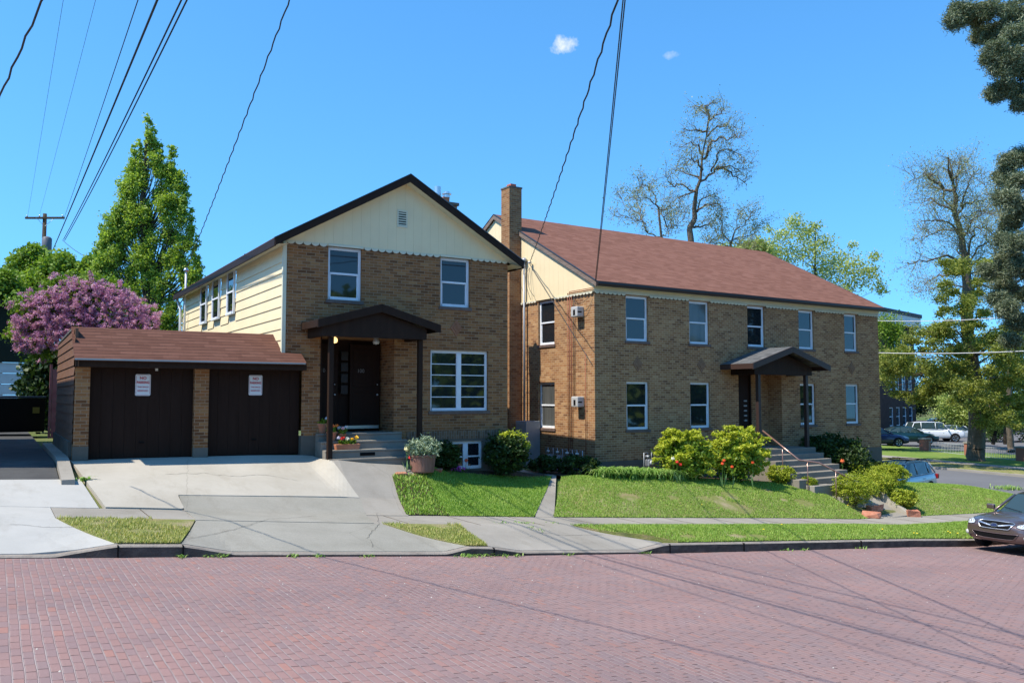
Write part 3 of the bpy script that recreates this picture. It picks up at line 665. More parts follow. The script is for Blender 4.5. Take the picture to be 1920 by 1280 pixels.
for a, c in yy: h1(MB().box(XA+.3, XA+.33, a, c, 2.3, 3.6), 'dark_room', M['black'])
# gable of vertical boards
XR, ZR = 8.665, 5.42; sl1 = (ZR-3.68)/(XR-XA)
b = MB(); n = 26
for i in range(n):
    x0 = XA+(XB-XA)*i/n; x1 = XA+(XB-XA)*(i+1)/n-.002
    def zt(x): return 3.68+sl1*(x-XA) if x < XR else 3.68+sl1*(XB-x)
    pts = [(x0, Y1-.03, 3.63), (x1, Y1-.03, 3.63), (x1, Y1-.03, zt(x1))]+([(XR, Y1-.03, zt(XR))] if x0 < XR < x1 else [])+[(x0, Y1-.03, zt(x0))]
    b.prism(pts, (0, .03, 0))
b.prism([(XA+.01, Y1-.012, 3.6), (XB-.01, Y1-.012, 3.6), (XB-.01, Y1-.012, 3.66), (XR, Y1-.012, 5.38), (XA+.01, Y1-.012, 3.66)], (0, .1, 0))
h1(b, 'gable', M['cream'])
for a, c in ((XA+.03, 6.64), (7.57, 9.64), (10.58, XB-.02)):
    b = MB(); scallops(b, a, c, 3.645, Y1-.026, .092); tr_ = h1(b, 'scalloped_trim', M['cream_trim']); h1(MB().box(a, c, Y1-.022, Y1-.002, 3.575, 3.65), 'trim_board', M['trim_dark'], tr_)
for a, c in ((6.66, 7.55), (9.66, 10.56)): h1(MB().box(a, c, Y1-.045, Y1+.02, 3.601, 3.66), 'window_head', M['cream_trim'])
b = MB(); scallops(b, 0, 4.45, 3.56, 0, .06); b.v = [(XA-.035+y, Y1+.1+x, z) for x, y, z in b.v]
h1(b, 'scalloped_trim', M['scallop'])
b = MB().box(8.44, 8.72, Y1-.05, Y1-.028, 4.24, 4.28).box(8.44, 8.72, Y1-.05, Y1-.028, 4.64, 4.68).box(8.44, 8.475, Y1-.05, Y1-.028, 4.28, 4.64).box(8.685, 8.72, Y1-.05, Y1-.028, 4.28, 4.64)
vent = h1(b, 'gable_vent', M['cream_trim'])
b = MB().box(8.475, 8.685, Y1-.036, Y1-.031, 4.28, 4.64); o = h1(b, 'vent_opening', M['black'], vent)
b = MB()
for k in range(6):
    z = 4.285+k*.06; b.prism([(8.475, Y1-.048, z), (8.475, Y1-.036, z+.028), (8.475, Y1-.036, z+.034), (8.475, Y1-.048, z+.008)], (.21, 0, 0))
h1(b, 'louvre', M['cream_trim'], vent)
# roof
OV = .30; YF = 19.08
def zr(x): return ZR+.14-sl1*abs(x-XR)
b = MB()
for sgn in (-1, 1):
    xe = XR+sgn*(XR-XA+OV); q = [(XR, YF, zr(XR)), (xe, YF, zr(xe)), (xe, YF, zr(xe)-.05), (XR, YF, zr(XR)-.05)]
    b.prism(q, (0, YB+.2-YF, 0))
roof1 = h1(b, 'roof', M['shingle_r'])
b = MB()
for sgn in (-1, 1):
    xe = XR+sgn*(XR-XA+OV+.02)
    b.prism([(XR, YF-.02, zr(XR)-.012), (xe, YF-.02, zr(xe)-.012), (xe, YF-.02, zr(xe)-.20), (XR, YF-.02, zr(XR)-.21)], (0, .035, 0))
    x1_ = XR+sgn*(XR-XA+OV-.01); x2_ = XR+sgn*(XR-XA+OV+.03)
    b.box(min(x1_, x2_), max(x1_, x2_), YF+.016, YB+.2, zr(xe)-.20, zr(xe)-.02)
h1(b, 'fascia', M['dark_brown'], bevel=.004)
b = MB()
for sgn in (-1, 1):
    xe = XR+sgn*(XR-XA+OV+.05)
    b.prism([(XR, YF-.035, zr(XR)+.006), (xe, YF-.035, zr(xe)+.006), (xe, YF-.035, zr(xe)-.012), (XR, YF-.035, zr(XR)-.012)], (0, .06, 0))
h1(b, 'drip_edge', mat('drip', (.10, .13, .15), .35, .6))
b = MB()
b.add([(XA-OV, YF+.02, zr(XA-OV)-.17), (XA-OV, YB, zr(XA-OV)-.17), (XA+.02, YB, zr(XA-OV)-.12), (XA+.02, YF+.02, zr(XA-OV)-.12)], [(0, 1, 2, 3)])
b.add([(XB+OV, YF+.02, zr(XB+OV)-.17), (XB+OV, YB, zr(XB+OV)-.17), (XB-.02, YB, zr(XB+OV)-.12), (XB-.02, YF+.02, zr(XB+OV)-.12)], [(0, 1, 2, 3)])
for sgn in (-1, 1):
    xe = XR+sgn*(XR-XA+OV); b.add([(XR, YF+.012, zr(XR)-.2), (xe, YF+.012, zr(xe)-.19), (xe, Y1, zr(xe)-.19), (XR, Y1, zr(XR)-.2)], [(0, 1, 2, 3)])
b.box(XA-.03, XA-.004, Y1+.02, YB, ZE+.0, ZE+.16)
h1(b, 'soffit', M['cream_trim'])
b = MB().lathe([(.06, 0), (.06, .35)], (6.6, 27, 4.15), 12); h1(b, 'vent_pipe', M['black'])
b = MB().tube([(XA-.24, YB+.05, 3.55), (XA-.12, YB-.1, 3.1), (XA-.1, YB-.1, -1.2)], .045, 8); h1(b, 'downpipe', M['white'], smooth=True)
h1(MB().tube([(XA-.12, YB-1.0, .7), (XA-.12, YB-1.0, 3.6), (XA-.12, YB-1.0, 4.35)], .035, 8), 'conduit', M['white'], smooth=True)
b = MB().lathe([(.03, 0), (.085, .03), (.09, .09), (.04, .15)], (XA-.12, YB-1.0, 4.33), 10); b.tube([(XA-.12, YB-1.0, 3.45), (XA-.3, YB-1.1, 3.5)], .015, 6)
h1(b, 'service_mast', M['steel'], smooth=True)
# chimney with flues at the right side
b = MB().box(11.72, 12.22, 23.35, 23.95, -1.9, 6.0); ch = h1(b, 'chimney', M['brick_chim'])
h1(MB().box(11.67, 12.27, 23.3, 24.0, 6.0, 6.09), 'chimney_cap', M['found'], ch)
h1(MB().box(11.78, 12.0, 23.45, 23.75, 6.09, 6.27), 'flue_tile', M['terracotta'], ch)
h1(MB().lathe([(.1, 0), (.1, .12), (.15, .12), (.15, .15), (.09, .16), (.09, .2)], (11.98, 23.6, 6.27), 14).lathe([(.11, 0), (.11, .55)], (11.75, 23.8, 6.1), 14, cap=True), 'flue_cap', M['steel'], ch, smooth=False)
# medallion
def medallion(bm, cx, cz, y, r=.17):
    bm.prism([(cx-r, y, cz), (cx, y, cz-r*1.25), (cx+r, y, cz), (cx, y, cz+r*1.25)], (0, -.018, 0)); bm.prism([(cx-r*.55, y-.018, cz), (cx, y-.018, cz-r*.7), (cx+r*.55, y-.018, cz), (cx, y-.018, cz+r*.7)], (0, -.014, 0))
b = MB(); medallion(b, 10.136, 1.77, Y1); h1(b, 'brick_medallion', noisy('medal', (.24, .10, .055), (.30, .15, .09), 12, .8, .3, 30))
# entry recess, doors
b = MB().box(6.52, 8.41, Y1+.93, Y1+.96, -.9, 1.42); b.box(6.50, 6.56, Y1+.01, Y1+.93, -.88, 1.42)
h1(b, 'entry_panel', M['door_brown'])
for x0, x1, num, kx in ((6.62, 7.25, '110', .53), (7.56, 8.36, '100', .72)):
    b = MB().box(x0, x1, Y1+.80, Y1+.86, -.72, 1.31)
    for px in (.08,): b.box(x0+px, x1-px, Y1+.79, Y1+.80, -.55, .10); b.box(x0+px, x1-px, Y1+.79, Y1+.80, .25, 1.18)
    d = h1(b, 'entry_door', M['door_brown'], bevel=.006)
    h1(MB().lathe([(.0, -.03), (.025, -.02), (.03, 0), (.0, .03)], (0, 0, 0), 10, cap=False).shift((x0+kx, Y1+.75, .05)), 'door_knob', M['steel'], d, smooth=True)
    h1(MB().lathe([(.0, -.02), (.02, -.01), (.02, .01), (.0, .02)], (0, 0, 0), 10, cap=False).shift((x0+kx, Y1+.76, .30)), 'deadbolt', M['steel'], d, smooth=True)
    L = H1.location; t_ = textobj(num, .13, mat('number_grey', (.16, .15, .14), .5), d, ((x0+x1)/2-.12-L.x, Y1+.782-L.y, .64-L.z), (rad(90), 0, 0), 'door_number', .002, 0.001)
h1(MB().box(7.45, 8.30, Y1+.70, Y1+.86, -.80, -.725), 'threshold', M['steel'])
mbm = noisy('mailbox', (.016, .012, .011), (.022, .018, .016), 5, .45, .05)
for zz in (1.0, .72, .44, .16): h1(MB().box(7.30, 7.48, Y1+.72, Y1+.80, zz-.10, zz+.12), 'mailbox', mbm, bevel=.006)
# porch roof and posts
YP = 18.2; XP0, XP1, XPm = 6.06, 9.08, 7.57; zp0, zp1 = 1.72, 2.14
pr = MB(); sp_ = (zp1-zp0)/(XPm-XP0)
for sgn in (-1, 1):
    xe = XPm+sgn*(XPm-XP0); pr.prism([(XPm, YP, zp1), (xe, YP, zp0), (xe, YP, zp0-.04), (XPm, YP, zp1-.04)], (0, Y1-YP-.002, 0))
proof = h1(pr, 'porch_roof', M['roof_grey'])
pr = MB()
for sgn in (-1, 1):
    xe = XPm+sgn*(XPm-XP0+.015); pr.prism([(XPm, YP-.02, zp1+.005), (xe, YP-.02, zp0-.0), (xe, YP-.02, zp0-.19), (XPm, YP-.02, zp1-.19)], (0, .04, 0))
    xa_, xb_ = XPm+sgn*(XPm-XP0-.03), XPm+sgn*(XPm-XP0+.02); pr.box(min(xa_, xb_), max(xa_, xb_), YP+.021, Y1-.004, zp0-.17, zp0-.005)
h1(pr, 'porch_fascia', M['dark_brown'], proof, bevel=.005)
pr = MB(); pr.prism([(6.2, YP+.12, 1.36), (8.78, YP+.12, 1.36), (8.78, YP+.12, 1.60), (XPm, YP+.12, 1.97), (6.2, YP+.12, 1.62)], (0, .1, 0))
pr.box(6.2, 6.3, YP+.22, Y1-.004, 1.36, 1.62).box(8.68, 8.78, YP+.22, Y1-.004, 1.36, 1.62)
pr.box(6.3, 8.68, YP+.22, Y1+.9, 1.425, 1.45)
h1(pr, 'porch_beam', M['dark_brown'], proof)
for px, zb in ((6.47, -1.24), (8.70, -1.6)):
    h1(MB().box(px-.055, px+.055, 18.47, 18.58, zb-.2*(px < 7), 1.36), 'porch_post', M['dark_brown'], bevel=.006)
for px, on in ((6.62, 1), (7.66, 0)):
    lb = h1(MB().lathe([(.07, .0), (.06, -.05), (.03, -.06)], (px, YP+.55, 1.425), 14), 'porch_lamp', M['metal_grey'], smooth=True)
    h1(MB().lathe([(.03, -.055), (.07, -.08), (.085, -.13), (.07, -.18), (.0, -.2)], (px, YP+.55, 1.425), 14, cap=False), 'lamp_globe', M['lamp_on'] if on else M['lamp_off'], lb, smooth=True)
# steps
b = MB()
b.box(6.42, 8.55, 18.33, 18.65, -2.0, -1.415); b.box(6.42, 8.56, 18.65, 18.96, -2.0, -1.23); b.box(6.42, 8.57, 18.96, 19.28, -2.0, -1.045); b.box(6.425, 8.58, 19.28, 20.33, -2.0, -.875)
for (y, z) in ((18.33, -1.415), (18.65, -1.23), (18.96, -1.045), (19.28, -.875)): b.box(6.41, 8.585, y-.022, y+.05, z-.045, z+.004)
h1(b, 'porch_steps', M['step'], bevel=.012)
h1(MB().box(7.25, 7.62, 18.645, 18.66, -1.375, -1.30), 'step_vent', M['black'])

# ------------------------------------------------------------------ garage
GR = thing('garage', 'low double garage with red shingle roof and dark brown doors beside the house', 'garage', (1.4, 19.4, -1.4))
def gr(b, name, m, parent=None, **k):
    o = b.build(name, m, parent or GR, **k); L = GR.location
    for vv in o.data.vertices: vv.co = (vv.co.x-L.x, vv.co.y-L.y, vv.co.z-L.z)
    return o
gr(MB().box(1.36, 1.64, 19.4, 19.72, -1.5, .60), 'brick_pillar', M['brick_a']); gr(MB().box(3.70, 4.00, 19.4, 19.72, -1.5, .62), 'brick_pillar', M['brick_a'])
gr(MB().box(1.355, 1.645, 19.392, 19.5, -1.5, -1.02), 'pillar_base', M['found']); gr(MB().box(3.695, 4.005, 19.392, 19.5, -1.5, -1.12), 'pillar_base', M['found'])
for x0, x1 in ((1.64, 3.70), (4.00, 6.08)):
    b = MB(); n = 9
    for i in range(n):
        a = x0+(x1-x0)*i/n; b.box(a+.001, x0+(x1-x0)*(i+1)/n-.0015, 19.56, 19.6, -1.335, .64)
    b.box(x0, x1, 19.585, 19.62, -1.335, .64)
    d = gr(b, 'garage_door', M['door_brown'], bevel=.003)
    gr(MB().box((x0+x1)/2-.05, (x0+x1)/2+.05, 19.53, 19.56, -.99, -.96), 'door_handle', M['black'], d)
b = MB().box(1.33, 6.085, 19.05, 19.42, .60, .75); b.box(1.33, 1.37, 18.96, 19.42, .6, .76); gr(b, 'fascia', M['dark_brown'], bevel=.004)
gr(MB().box(1.31, 6.02, 18.93, 18.97, .735, .765), 'drip_edge', mat('drip_g', (.35, .38, .38), .4, .4))
# mansard roof face and flat back
b = MB(); zs = lambda y: .765+(y-18.95)*(1.485-.765)/(20.2-18.95)
b.prism([(1.31, 18.94, zs(18.95)), (1.31, 20.2, 1.485), (1.31, 20.2, 1.44), (1.31, 18.94, .72)], (4.325, 0, 0))
b.prism([(XA+.005, 18.94, zs(18.95)), (XA+.005, 19.38, zs(19.38)), (XA+.005, 19.38, zs(19.38)-.04), (XA+.005, 18.94, .72)], (.41, 0, 0))
gr(b, 'roof', M['shingle_g'])
gr(MB().add([(1.33, 20.2, 1.475), (5.6, 20.2, 1.475), (5.6, 25.2, 1.40), (1.33, 25.2, 1.40), (1.33, 20.2, 1.42), (1.33, 25.2, 1.35)], [(0, 1, 2, 3), (0, 3, 5, 4)]), 'flat_roof', M['roof_grey'])
b = MB(); z = 1.44; 
while z > -.9:
    z0 = z-.2; a = 19.42 if z0 < .76 else 18.95+(z0-.70)/(1.485-.765)*1.25
    b.add([(1.335, a, z0), (1.335, 25.2, z0), (1.355, 25.2, z), (1.355, max(19.42, a), z), (1.38, a, z0), (1.38, 25.2, z0)], [(0, 3, 2, 1), (0, 1, 5, 4)]); z = z0
b.box(1.36, 1.42, 19.73, 25.2, -.95, 1.42); b.prism([(1.362, 18.99, .74), (1.362, 20.2, 1.43), (1.362, 20.2, .6), (1.362, 18.99, .6)], (.03, 0, 0))
gr(b, 'side_siding', M['brown_side'])
gr(MB().box(1.30, 1.5, 19.75, 25.25, -1.6, -.93), 'side_foundation', M['found'])
gr(MB().box(1.4, 5.6, 25.1, 25.2, -1.4, 1.4), 'back_wall', M['brown_side'])
gr(MB().tube([(2.93, 19.52, .66), (2.93, 19.52, .55)], .03, 8), 'hinge_cap', M['off_white'])
def sign(x, z, label):
    s_ = thing('no_parking_sign', label, 'sign', (x, 19.545, z), 0, 'no parking signs on the garage doors')
    b = MB(); wv, hv, r_ = .152, .229, .03; pts = []
    for cx, cz, a0_ in ((wv-r_, hv-r_, 0), (-wv+r_, hv-r_, 90), (-wv+r_, -hv+r_, 180), (wv-r_, -hv+r_, 270)):
        for k in range(4): a_ = rad(a0_+30*k); pts.append((cx+r_*math.cos(a_), 0, cz+r_*math.sin(a_)))
    b.prism(pts, (0, -.004, 0)); b.build('sign_panel', mat('sign_white', (.62, .66, .68), .35), s_)
    red = mat('sign_red', (.42, .02, .03), .4)
    b = MB(); bw_ = .006; i_ = .012
    b.box(-wv+i_+.02, wv-i_-.02, -.0065, -.004, hv-i_-bw_, hv-i_).box(-wv+i_+.02, wv-i_-.02, -.0065, -.004, -hv+i_, -hv+i_+bw_).box(-wv+i_, -wv+i_+bw_, -.0065, -.004, -hv+i_+.02, hv-i_-.02).box(wv-i_-bw_, wv-i_, -.0065, -.004, -hv+i_+.02, hv-i_-.02)
    b.build('sign_border', red, s_)
    for txt, sz, zz, sx, bo in (('NO', .085, .145, 1, .003), ('PARKING', .075, .052, .80, .003), ('THIS SPACE', .046, -.045, .92, .001), ('RESERVED', .05, -.125, .95, .001)):
        textobj(txt, sz, red, s_, (0, -.0055, zz), (rad(90), 0, 0), 'lettering', .001, bo, sx)
    return s_
pz = onY(268, 721.5, 19.55); sign(pz.x, pz.z, 'white no parking sign with red letters on the left garage door')
pz = onY(479, 722, 19.55); sign(pz.x, pz.z, 'white no parking sign with red letters on the right garage door')
# alley kerb wall beside the garage
b = MB(); ys = np.arange(17.6, 26, .4)
vs_ = []
for y in ys:
    z = H(1.1, y) if y < 19.4 else -1.33
    vs_ += [(1.07, y, z-.2), (1.07, y, z+.10), (1.29, y, z+.10), (1.29, y, z-.2)]
b.add(vs_, [(i*4+j, (i+1)*4+j, (i+1)*4+j+1, i*4+j+1) for i in range(len(ys)-1) for j in range(3)]+[(0, 1, 2, 3)])
tag(b.build('alley_kerb', M['conc_walk']), kind='structure')
# ------------------------------------------------------------------ long apartment house on the right (its own slightly turned frame)
PH = rad(1.6); Z2 = -2.6
H2 = thing('apartment_house', 'long two storey tan brick apartment house with red shingle roof', 'house', (15.3, 20.3, Z2), PH)
def h2(b, name, m, parent=None, **k):
    b.v = [(x, y, z-Z2) for x, y, z in b.v]
    return b.build(name, m, parent or H2, **k)
def loc2w(x, y, z): return Vector((15.3+x*math.cos(PH)-y*math.sin(PH), 20.3+x*math.sin(PH)+y*math.cos(PH), z))
L2, D2 = 14.2, 11.2; ZE2 = 3.16; ZB2 = -1.95
up = [(1.24, 2.16), (3.95, 4.86), (6.72, 7.60), (9.42, 10.28), (12.07, 12.87)]
ops_u = [(a, c, 1.72, 3.13) for a, c in up]; ops_l = [(a, c, -1.02, .465) for i, (a, c) in enumerate(up) if i != 2]
b = MB(); wall(b, 0, L2, ZB2, ZE2, 0, ops_u+ops_l+[(6.22, 8.42, -1.74, .98, .6)])
b.box(6.22, 8.42, .6, .65, -1.74, 1.0)
h2(b, 'brick_wall', M['brick_b'])
b = MB(); so2 = [(2.05, 2.96, 1.68, 3.13), (2.05, 2.96, -1.02, .46)]
wall(b, 0, D2, ZB2, ZE2, 0, so2); rotmap(b, 1); h2(b, 'side_wall', M['brick_b'])
b = MB().box(L2-.1, L2, .002, D2, ZB2, ZE2).box(.1, L2-.1, D2-.1, D2, ZB2, ZE2); h2(b, 'rear_wall', M['brick_b'])
b = MB().box(-.012, L2+.012, -.012, .2, -4.6, ZB2).box(-.012, .2, .2, D2, -4.6, ZB2).box(L2-.2, L2+.012, .2, D2, -4.6, ZB2); h2(b, 'foundation', M['found'])
for a, c, e, f in ops_u+ops_l: h2(MB().box(a, c, .5, .55, e, f), 'dark_room', M['black'])
for a, c, e, f in so2: h2(MB().box(.5, .55, a, c, e, f), 'dark_room', M['black'])
def h2window(*a, **k):
    f = window(H2, *a, **k)
    for o in [f]+kids(f):
        for vv in o.data.vertices: vv.co.z -= Z2
    return f
names_u = ['upper window nearest the left corner', 'second upper window from the left', 'upper window above the porch roof', 'upper window right of the porch roof', 'upper window at the far right end']
for i, (a, c, e, f) in enumerate(ops_u): h2window(a, c, e, f, 0, sillm=M['tile_sill'], curtain=(i == 1), label=names_u[i])
for (a, c, e, f), lb in zip(ops_l, ('lower window at the left corner', 'lower window beside the left shrub', 'lower window behind the right porch post', 'lower window at the far right end')): h2window(a, c, e, f, 0, sillm=M['tile_sill'], label=lb)
for (a, c, e, f), lb in zip(so2, ('upper window in the sunlit side wall', 'lower window in the sunlit side wall')): h2window(a, c, e, f, 0, side=(0, 0), sillm=M['tile_sill'], label=lb, curtain=(e < 0))
# frieze boards and scallops
b = MB().box(-.02, L2+.02, -.02, .0-.001, ZE2+.0, ZE2+.13).box(-.05, L2+.03, -.05, -.02, ZE2+.13, ZE2+.20).box(-.08, L2+.03, -.09, -.02, ZE2+.20, ZE2+.27).box(-.08, L2+.03, -.13, -.02, ZE2+.27, ZE2+.31)
h2(b, 'frieze', M['cream_trim'])
e_ = [0]+[q for a in up for q in (a[0]-.03, a[1]+.03)]+[L2]
for i in range(0, len(e_), 2): b = MB(); scallops(b, e_[i], e_[i+1], ZE2+.015, -.026, .085); tr_ = h2(b, 'scalloped_trim', M['cream_trim']); h2(MB().box(e_[i], e_[i+1], -.022, -.002, ZE2-.06, ZE2-.001), 'trim_board', M['trim_dark'], tr_)
for a, c in ((.02, 2.0), (3.0, 3.95)): b = MB(); scallops(b, a, c, ZE2+.01, 0, .085); b.v = [(y-.04, x, z) for x, y, z in b.v]; h2(b, 'scalloped_trim', M['cream_trim'])
# side gable in vertical boards
YR2 = 5.6; ZR2 = 6.50; s2 = (ZR2-3.42)/(YR2+.25)
def zr2(y): return ZR2-s2*abs(y-YR2)
b = MB(); n = 44
for i in range(n):
    a = -.0+D2*i/n; c = D2*(i+1)/n-.003
    pts = [(-.03, a, ZE2+.002), (-.03, c, ZE2+.002), (-.03, c, zr2(c)-.12)]+([(-.03, YR2, ZR2-.12)] if a < YR2 < c else [])+[(-.03, a, zr2(a)-.12)]
    b.prism(pts, (.03, 0, 0))
h2(b, 'gable', M['cream']); b = MB()
b.prism([(-.01, .01, ZE2), (-.01, D2, ZE2), (-.01, D2, zr2(D2)-.14), (-.01, YR2, ZR2-.14), (-.01, .01, zr2(0)-.14)], (.1, 0, 0))
h2(b, 'gable_backing', M['cream']); b = MB()
b.prism([(L2, .01, ZE2), (L2, D2, ZE2), (L2, D2, zr2(D2)-.14), (L2, YR2, ZR2-.14), (L2, .01, zr2(0)-.14)], (-.1, 0, 0))
h2(b, 'gable', M['cream'])
b = MB()
for ye in (-.22, D2+.22): b.prism([(-.10, YR2, ZR2+.03), (-.10, ye, zr2(ye)+.03), (-.10, ye, zr2(ye)-.02), (-.10, YR2, ZR2-.02)], (L2+.24, 0, 0))
h2(b, 'roof', M['shingle'])
b = MB()
for ye in (-.24, D2+.24): b.prism([(-.12, YR2, ZR2-.005), (-.12, ye, zr2(ye)-.005), (-.12, ye, zr2(ye)-.14), (-.12, YR2, ZR2-.15)], (.04, 0, 0))
h2(b, 'rake_board', M['weathered'])
b = MB()
for ye in (-.26, D2+.26): b.prism([(-.13, YR2, ZR2+.035), (-.13, ye, zr2(ye)+.035), (-.13, ye, zr2(ye)+.008), (-.13, YR2, ZR2+.008)], (.07, 0, 0))
h2(b, 'drip_edge', M['gut2']); b = MB()
b.prism([(L2+.13, YR2, ZR2+.035), (L2+.13, -.26, zr2(-.26)+.035), (L2+.13, -.26, zr2(-.26)-.1), (L2+.13, YR2, ZR2-.1)], (.03, 0, 0))
h2(b, 'drip_edge', M['gut2'])
b = MB().prism([(-.11, -.22, 3.42), (-.11, -.34, 3.42), (-.11, -.345, 3.37), (-.11, -.32, 3.31), (-.11, -.25, 3.30), (-.11, -.22, 3.33)], (L2+.26, 0, 0)); h2(b, 'gutter', mat('gutter', (.02, .016, .015), .35))
b = MB().add([(-.09, -.22, 3.33), (L2+.12, -.22, 3.33), (L2+.12, .01, 3.45), (-.09, .01, 3.45)], [(0, 1, 2, 3)]); b.box(-.09, -.03, -.2, .0, 3.36, 3.40); h2(b, 'soffit', M['cream_trim'])
# chimney outside the side wall
b = MB().box(-.5, -.001, 3.95, 4.47, -2.6, 7.12); ch = h2(b, 'chimney', M['brick_chim'])
h2(MB().box(-.52, .02, 3.93, 4.49, 7.12, 7.17), 'chimney_cap', M['found'], ch); h2(MB().box(-.36, -.14, 4.08, 4.34, 7.17, 7.29), 'flue_tile', mat('flue_red', (.45, .12, .07), .7), ch)
b = MB()
for cx, cz in ((1.70, 1.01), (4.47, 1.03), (12.46, 1.07)): medallion(b, cx, cz, 0, .22)
bm = b
for cx, cz in ((1.70, 1.01), (4.47, 1.03), (12.46, 1.07)):
    b = MB(); medallion(b, cx, cz, 0, .2); h2(b, 'brick_medallion', noisy('medal2', (.20, .11, .065), (.26, .16, .10), 12, .8, .3, 30))
# porch
YP2, a_, c_, m_ = -1.4, 5.36, 9.26, 7.31; z0_, z1_ = 1.07, 1.66
b = MB()
for xe in (a_, c_): b.prism([(m_, YP2, z1_), (xe, YP2, z0_), (xe, YP2, z0_-.04), (m_, YP2, z1_-.04)], (0, -YP2-.002, 0))
pr2 = h2(b, 'porch_roof', M['roof_grey'])
b = MB()
for xe, sg in ((a_, -1), (c_, 1)):
    b.prism([(m_, YP2-.02, z1_+.006), (xe+sg*.015, YP2-.02, z0_), (xe+sg*.015, YP2-.02, z0_-.2), (m_, YP2-.02, z1_-.2)], (0, .04, 0))
    b.box(min(xe-sg*.03, xe+sg*.02), max(xe-sg*.03, xe+sg*.02), YP2+.021, -.004, z0_-.18, z0_-.006)
h2(b, 'porch_fascia', mat('fascia_brown', (.05, .028, .022), .4), pr2, bevel=.005)
b = MB().prism([(5.85, -1.02, .72), (8.77, -1.02, .72), (8.77, -1.02, 1.0), (m_, -1.02, 1.44), (5.85, -1.02, 1.0)], (0, .1, 0)); b.box(5.85, 5.95, -.92, -.004, .72, 1.0).box(8.67, 8.77, -.92, -.004, .72, 1.0).box(5.95, 8.67, -.92, .6, .982, 1.0)
h2(b, 'porch_beam', M['dark_brown'], pr2)
for px, zb in ((6.11, -1.7), (8.53, -2.2)): h2(MB().box(px-.06, px+.06, -1.0, -.88, zb, .72), 'porch_post', mat('post_brown', (.04, .024, .02), .4), bevel=.006)
lb = h2(MB().lathe([(.07, 0), (.06, -.05), (.03, -.06)], (6.85, -.45, .98), 14), 'porch_lamp', M['metal_grey'], smooth=True)
h2(MB().lathe([(.03, -.055), (.08, -.08), (.10, -.14), (.08, -.2), (.0, -.22)], (6.85, -.45, .98), 14, cap=False), 'lamp_globe', M['lamp_on'], lb, smooth=True)
d = h2(MB().box(6.30, 7.30, .5, .58, -1.72, .78), 'entry_door', M['door_brown'], bevel=.005)
h2(MB().box(7.31, 7.36, .45, .6, -1.73, .98).box(6.23, 6.29, .45, .6, -1.73, .98).box(6.29, 7.31, .45, .6, .79, .98), 'door_frame', M['door_brown'], d)
textobj('104', .14, mat('number_pale', (.25, .24, .23), .5), d, (6.62, .488, .50-Z2), (rad(90), 0, 0), 'door_number', .002, .001)
for k in range(5): h2(MB().box(7.02, 7.16, .475, .50, -.18-k*.17, -.13-k*.17), 'mail_slot', M['metal_grey'], d)
# upper steps of the porch
b = MB().box(5.95, 8.72, -1.15, .5, -3.2, -1.735)
zz = [-1.905, -2.075, -2.245, -2.415, -2.585]
for k, z in enumerate(zz): b.box(5.93-k*.004, 8.74, -1.45-.3*k, -1.15-.3*k+.001*k, -3.4, z)
h2(b, 'porch_steps', M['step'], bevel=.012)
# conduits, meters, boxes on the side wall
for yv, zb, zt in ((1.27, -1.9, 3.18), (1.17, -1.9, 3.18), (1.07, -1.9, 3.18), (.95, -.3, 3.14), (.385, -1.9, 1.36)):
    b = MB().tube([(-.05, yv, zb), (-.05, yv, zt)], .011, 6)
    if yv > 1.1: b.tube([(-.05, yv, zt), (-.06, yv, 3.22+(1.27-yv)*.5), (-.06, -.03, 3.22+(1.27-yv)*.5)], .011, 6)
    h2(b, 'conduit', M['pipe_red'] if yv != .95 else M['wire'], smooth=True)
for zc in (2.58, -.17):
    b = MB().prism([(-.26, .49, zc+.14), (-.26, .83, zc+.14), (-.20, .83, zc+.2), (-.20, .49, zc+.2)], (.0, 0, 0)) if False else MB().box(-.27, -.002, .5, .83, zc-.15, zc+.17)
    vb = h2(b, 'vent_hood', mat('hood', (.42, .42, .41), .5), bevel=.03)
    h2(MB().box(-.275, -.268, .60, .70, zc-.10, zc+.07).box(-.25, -.10, .495, .502, zc-.02, zc+.02), 'vent_slot', M['black'], vb)
b = MB().tube([(-.12, 3.62, -1.0), (-.12, 3.62, 4.55)], .04, 8); h2(b, 'service_mast', M['metal_grey'], smooth=True)
h2(MB().lathe([(.04, 0), (.10, .02), (.11, .08), (.05, .15)], (-.12, 3.62, 4.53), 10), 'weatherhead', M['metal_grey'], smooth=True)
h2(MB().lathe([(.0, 0), (.06, .02), (.06, .07), (.0, .09)], (-.14, 3.25, 4.42), 10, cap=False).tube([(-.03, 3.25, 4.4), (-.14, 3.25, 4.44)], .012, 6), 'insulator', M['off_white'], smooth=True)
pts = [Vector((-.14, 3.25, 4.4)).lerp(Vector((-.05, .1, 1.0)), k/8) for k in range(9)]
h2(MB().tube(pts, .012, 5), 'cable', M['wire'])
b = MB()
for (ya, za, yb, zb_, sag) in ((3.62, 4.5, 3.95, 3.9, .25), (3.6, 4.45, 3.3, 4.3, .3), (3.4, 4.35, 3.25, 3.2, -.05), (3.3, 4.3, 3.05, 3.3, .1), (.9, 3.1, .1, 3.0, .25), (.9, 3.12, .08, 3.1, .12)):
    b.tube([(-.1-.15*math.sin(math.pi*k/8), ya+(yb-ya)*k/8, za+(zb_-za)*k/8-sag*math.sin(math.pi*k/8)) for k in range(9)], .008, 5)
h2(b, 'loose_cables', M['wire'])

def box_thing(name, label, cat, u, v, Ylocal, dims, m, parts=()):
    pass
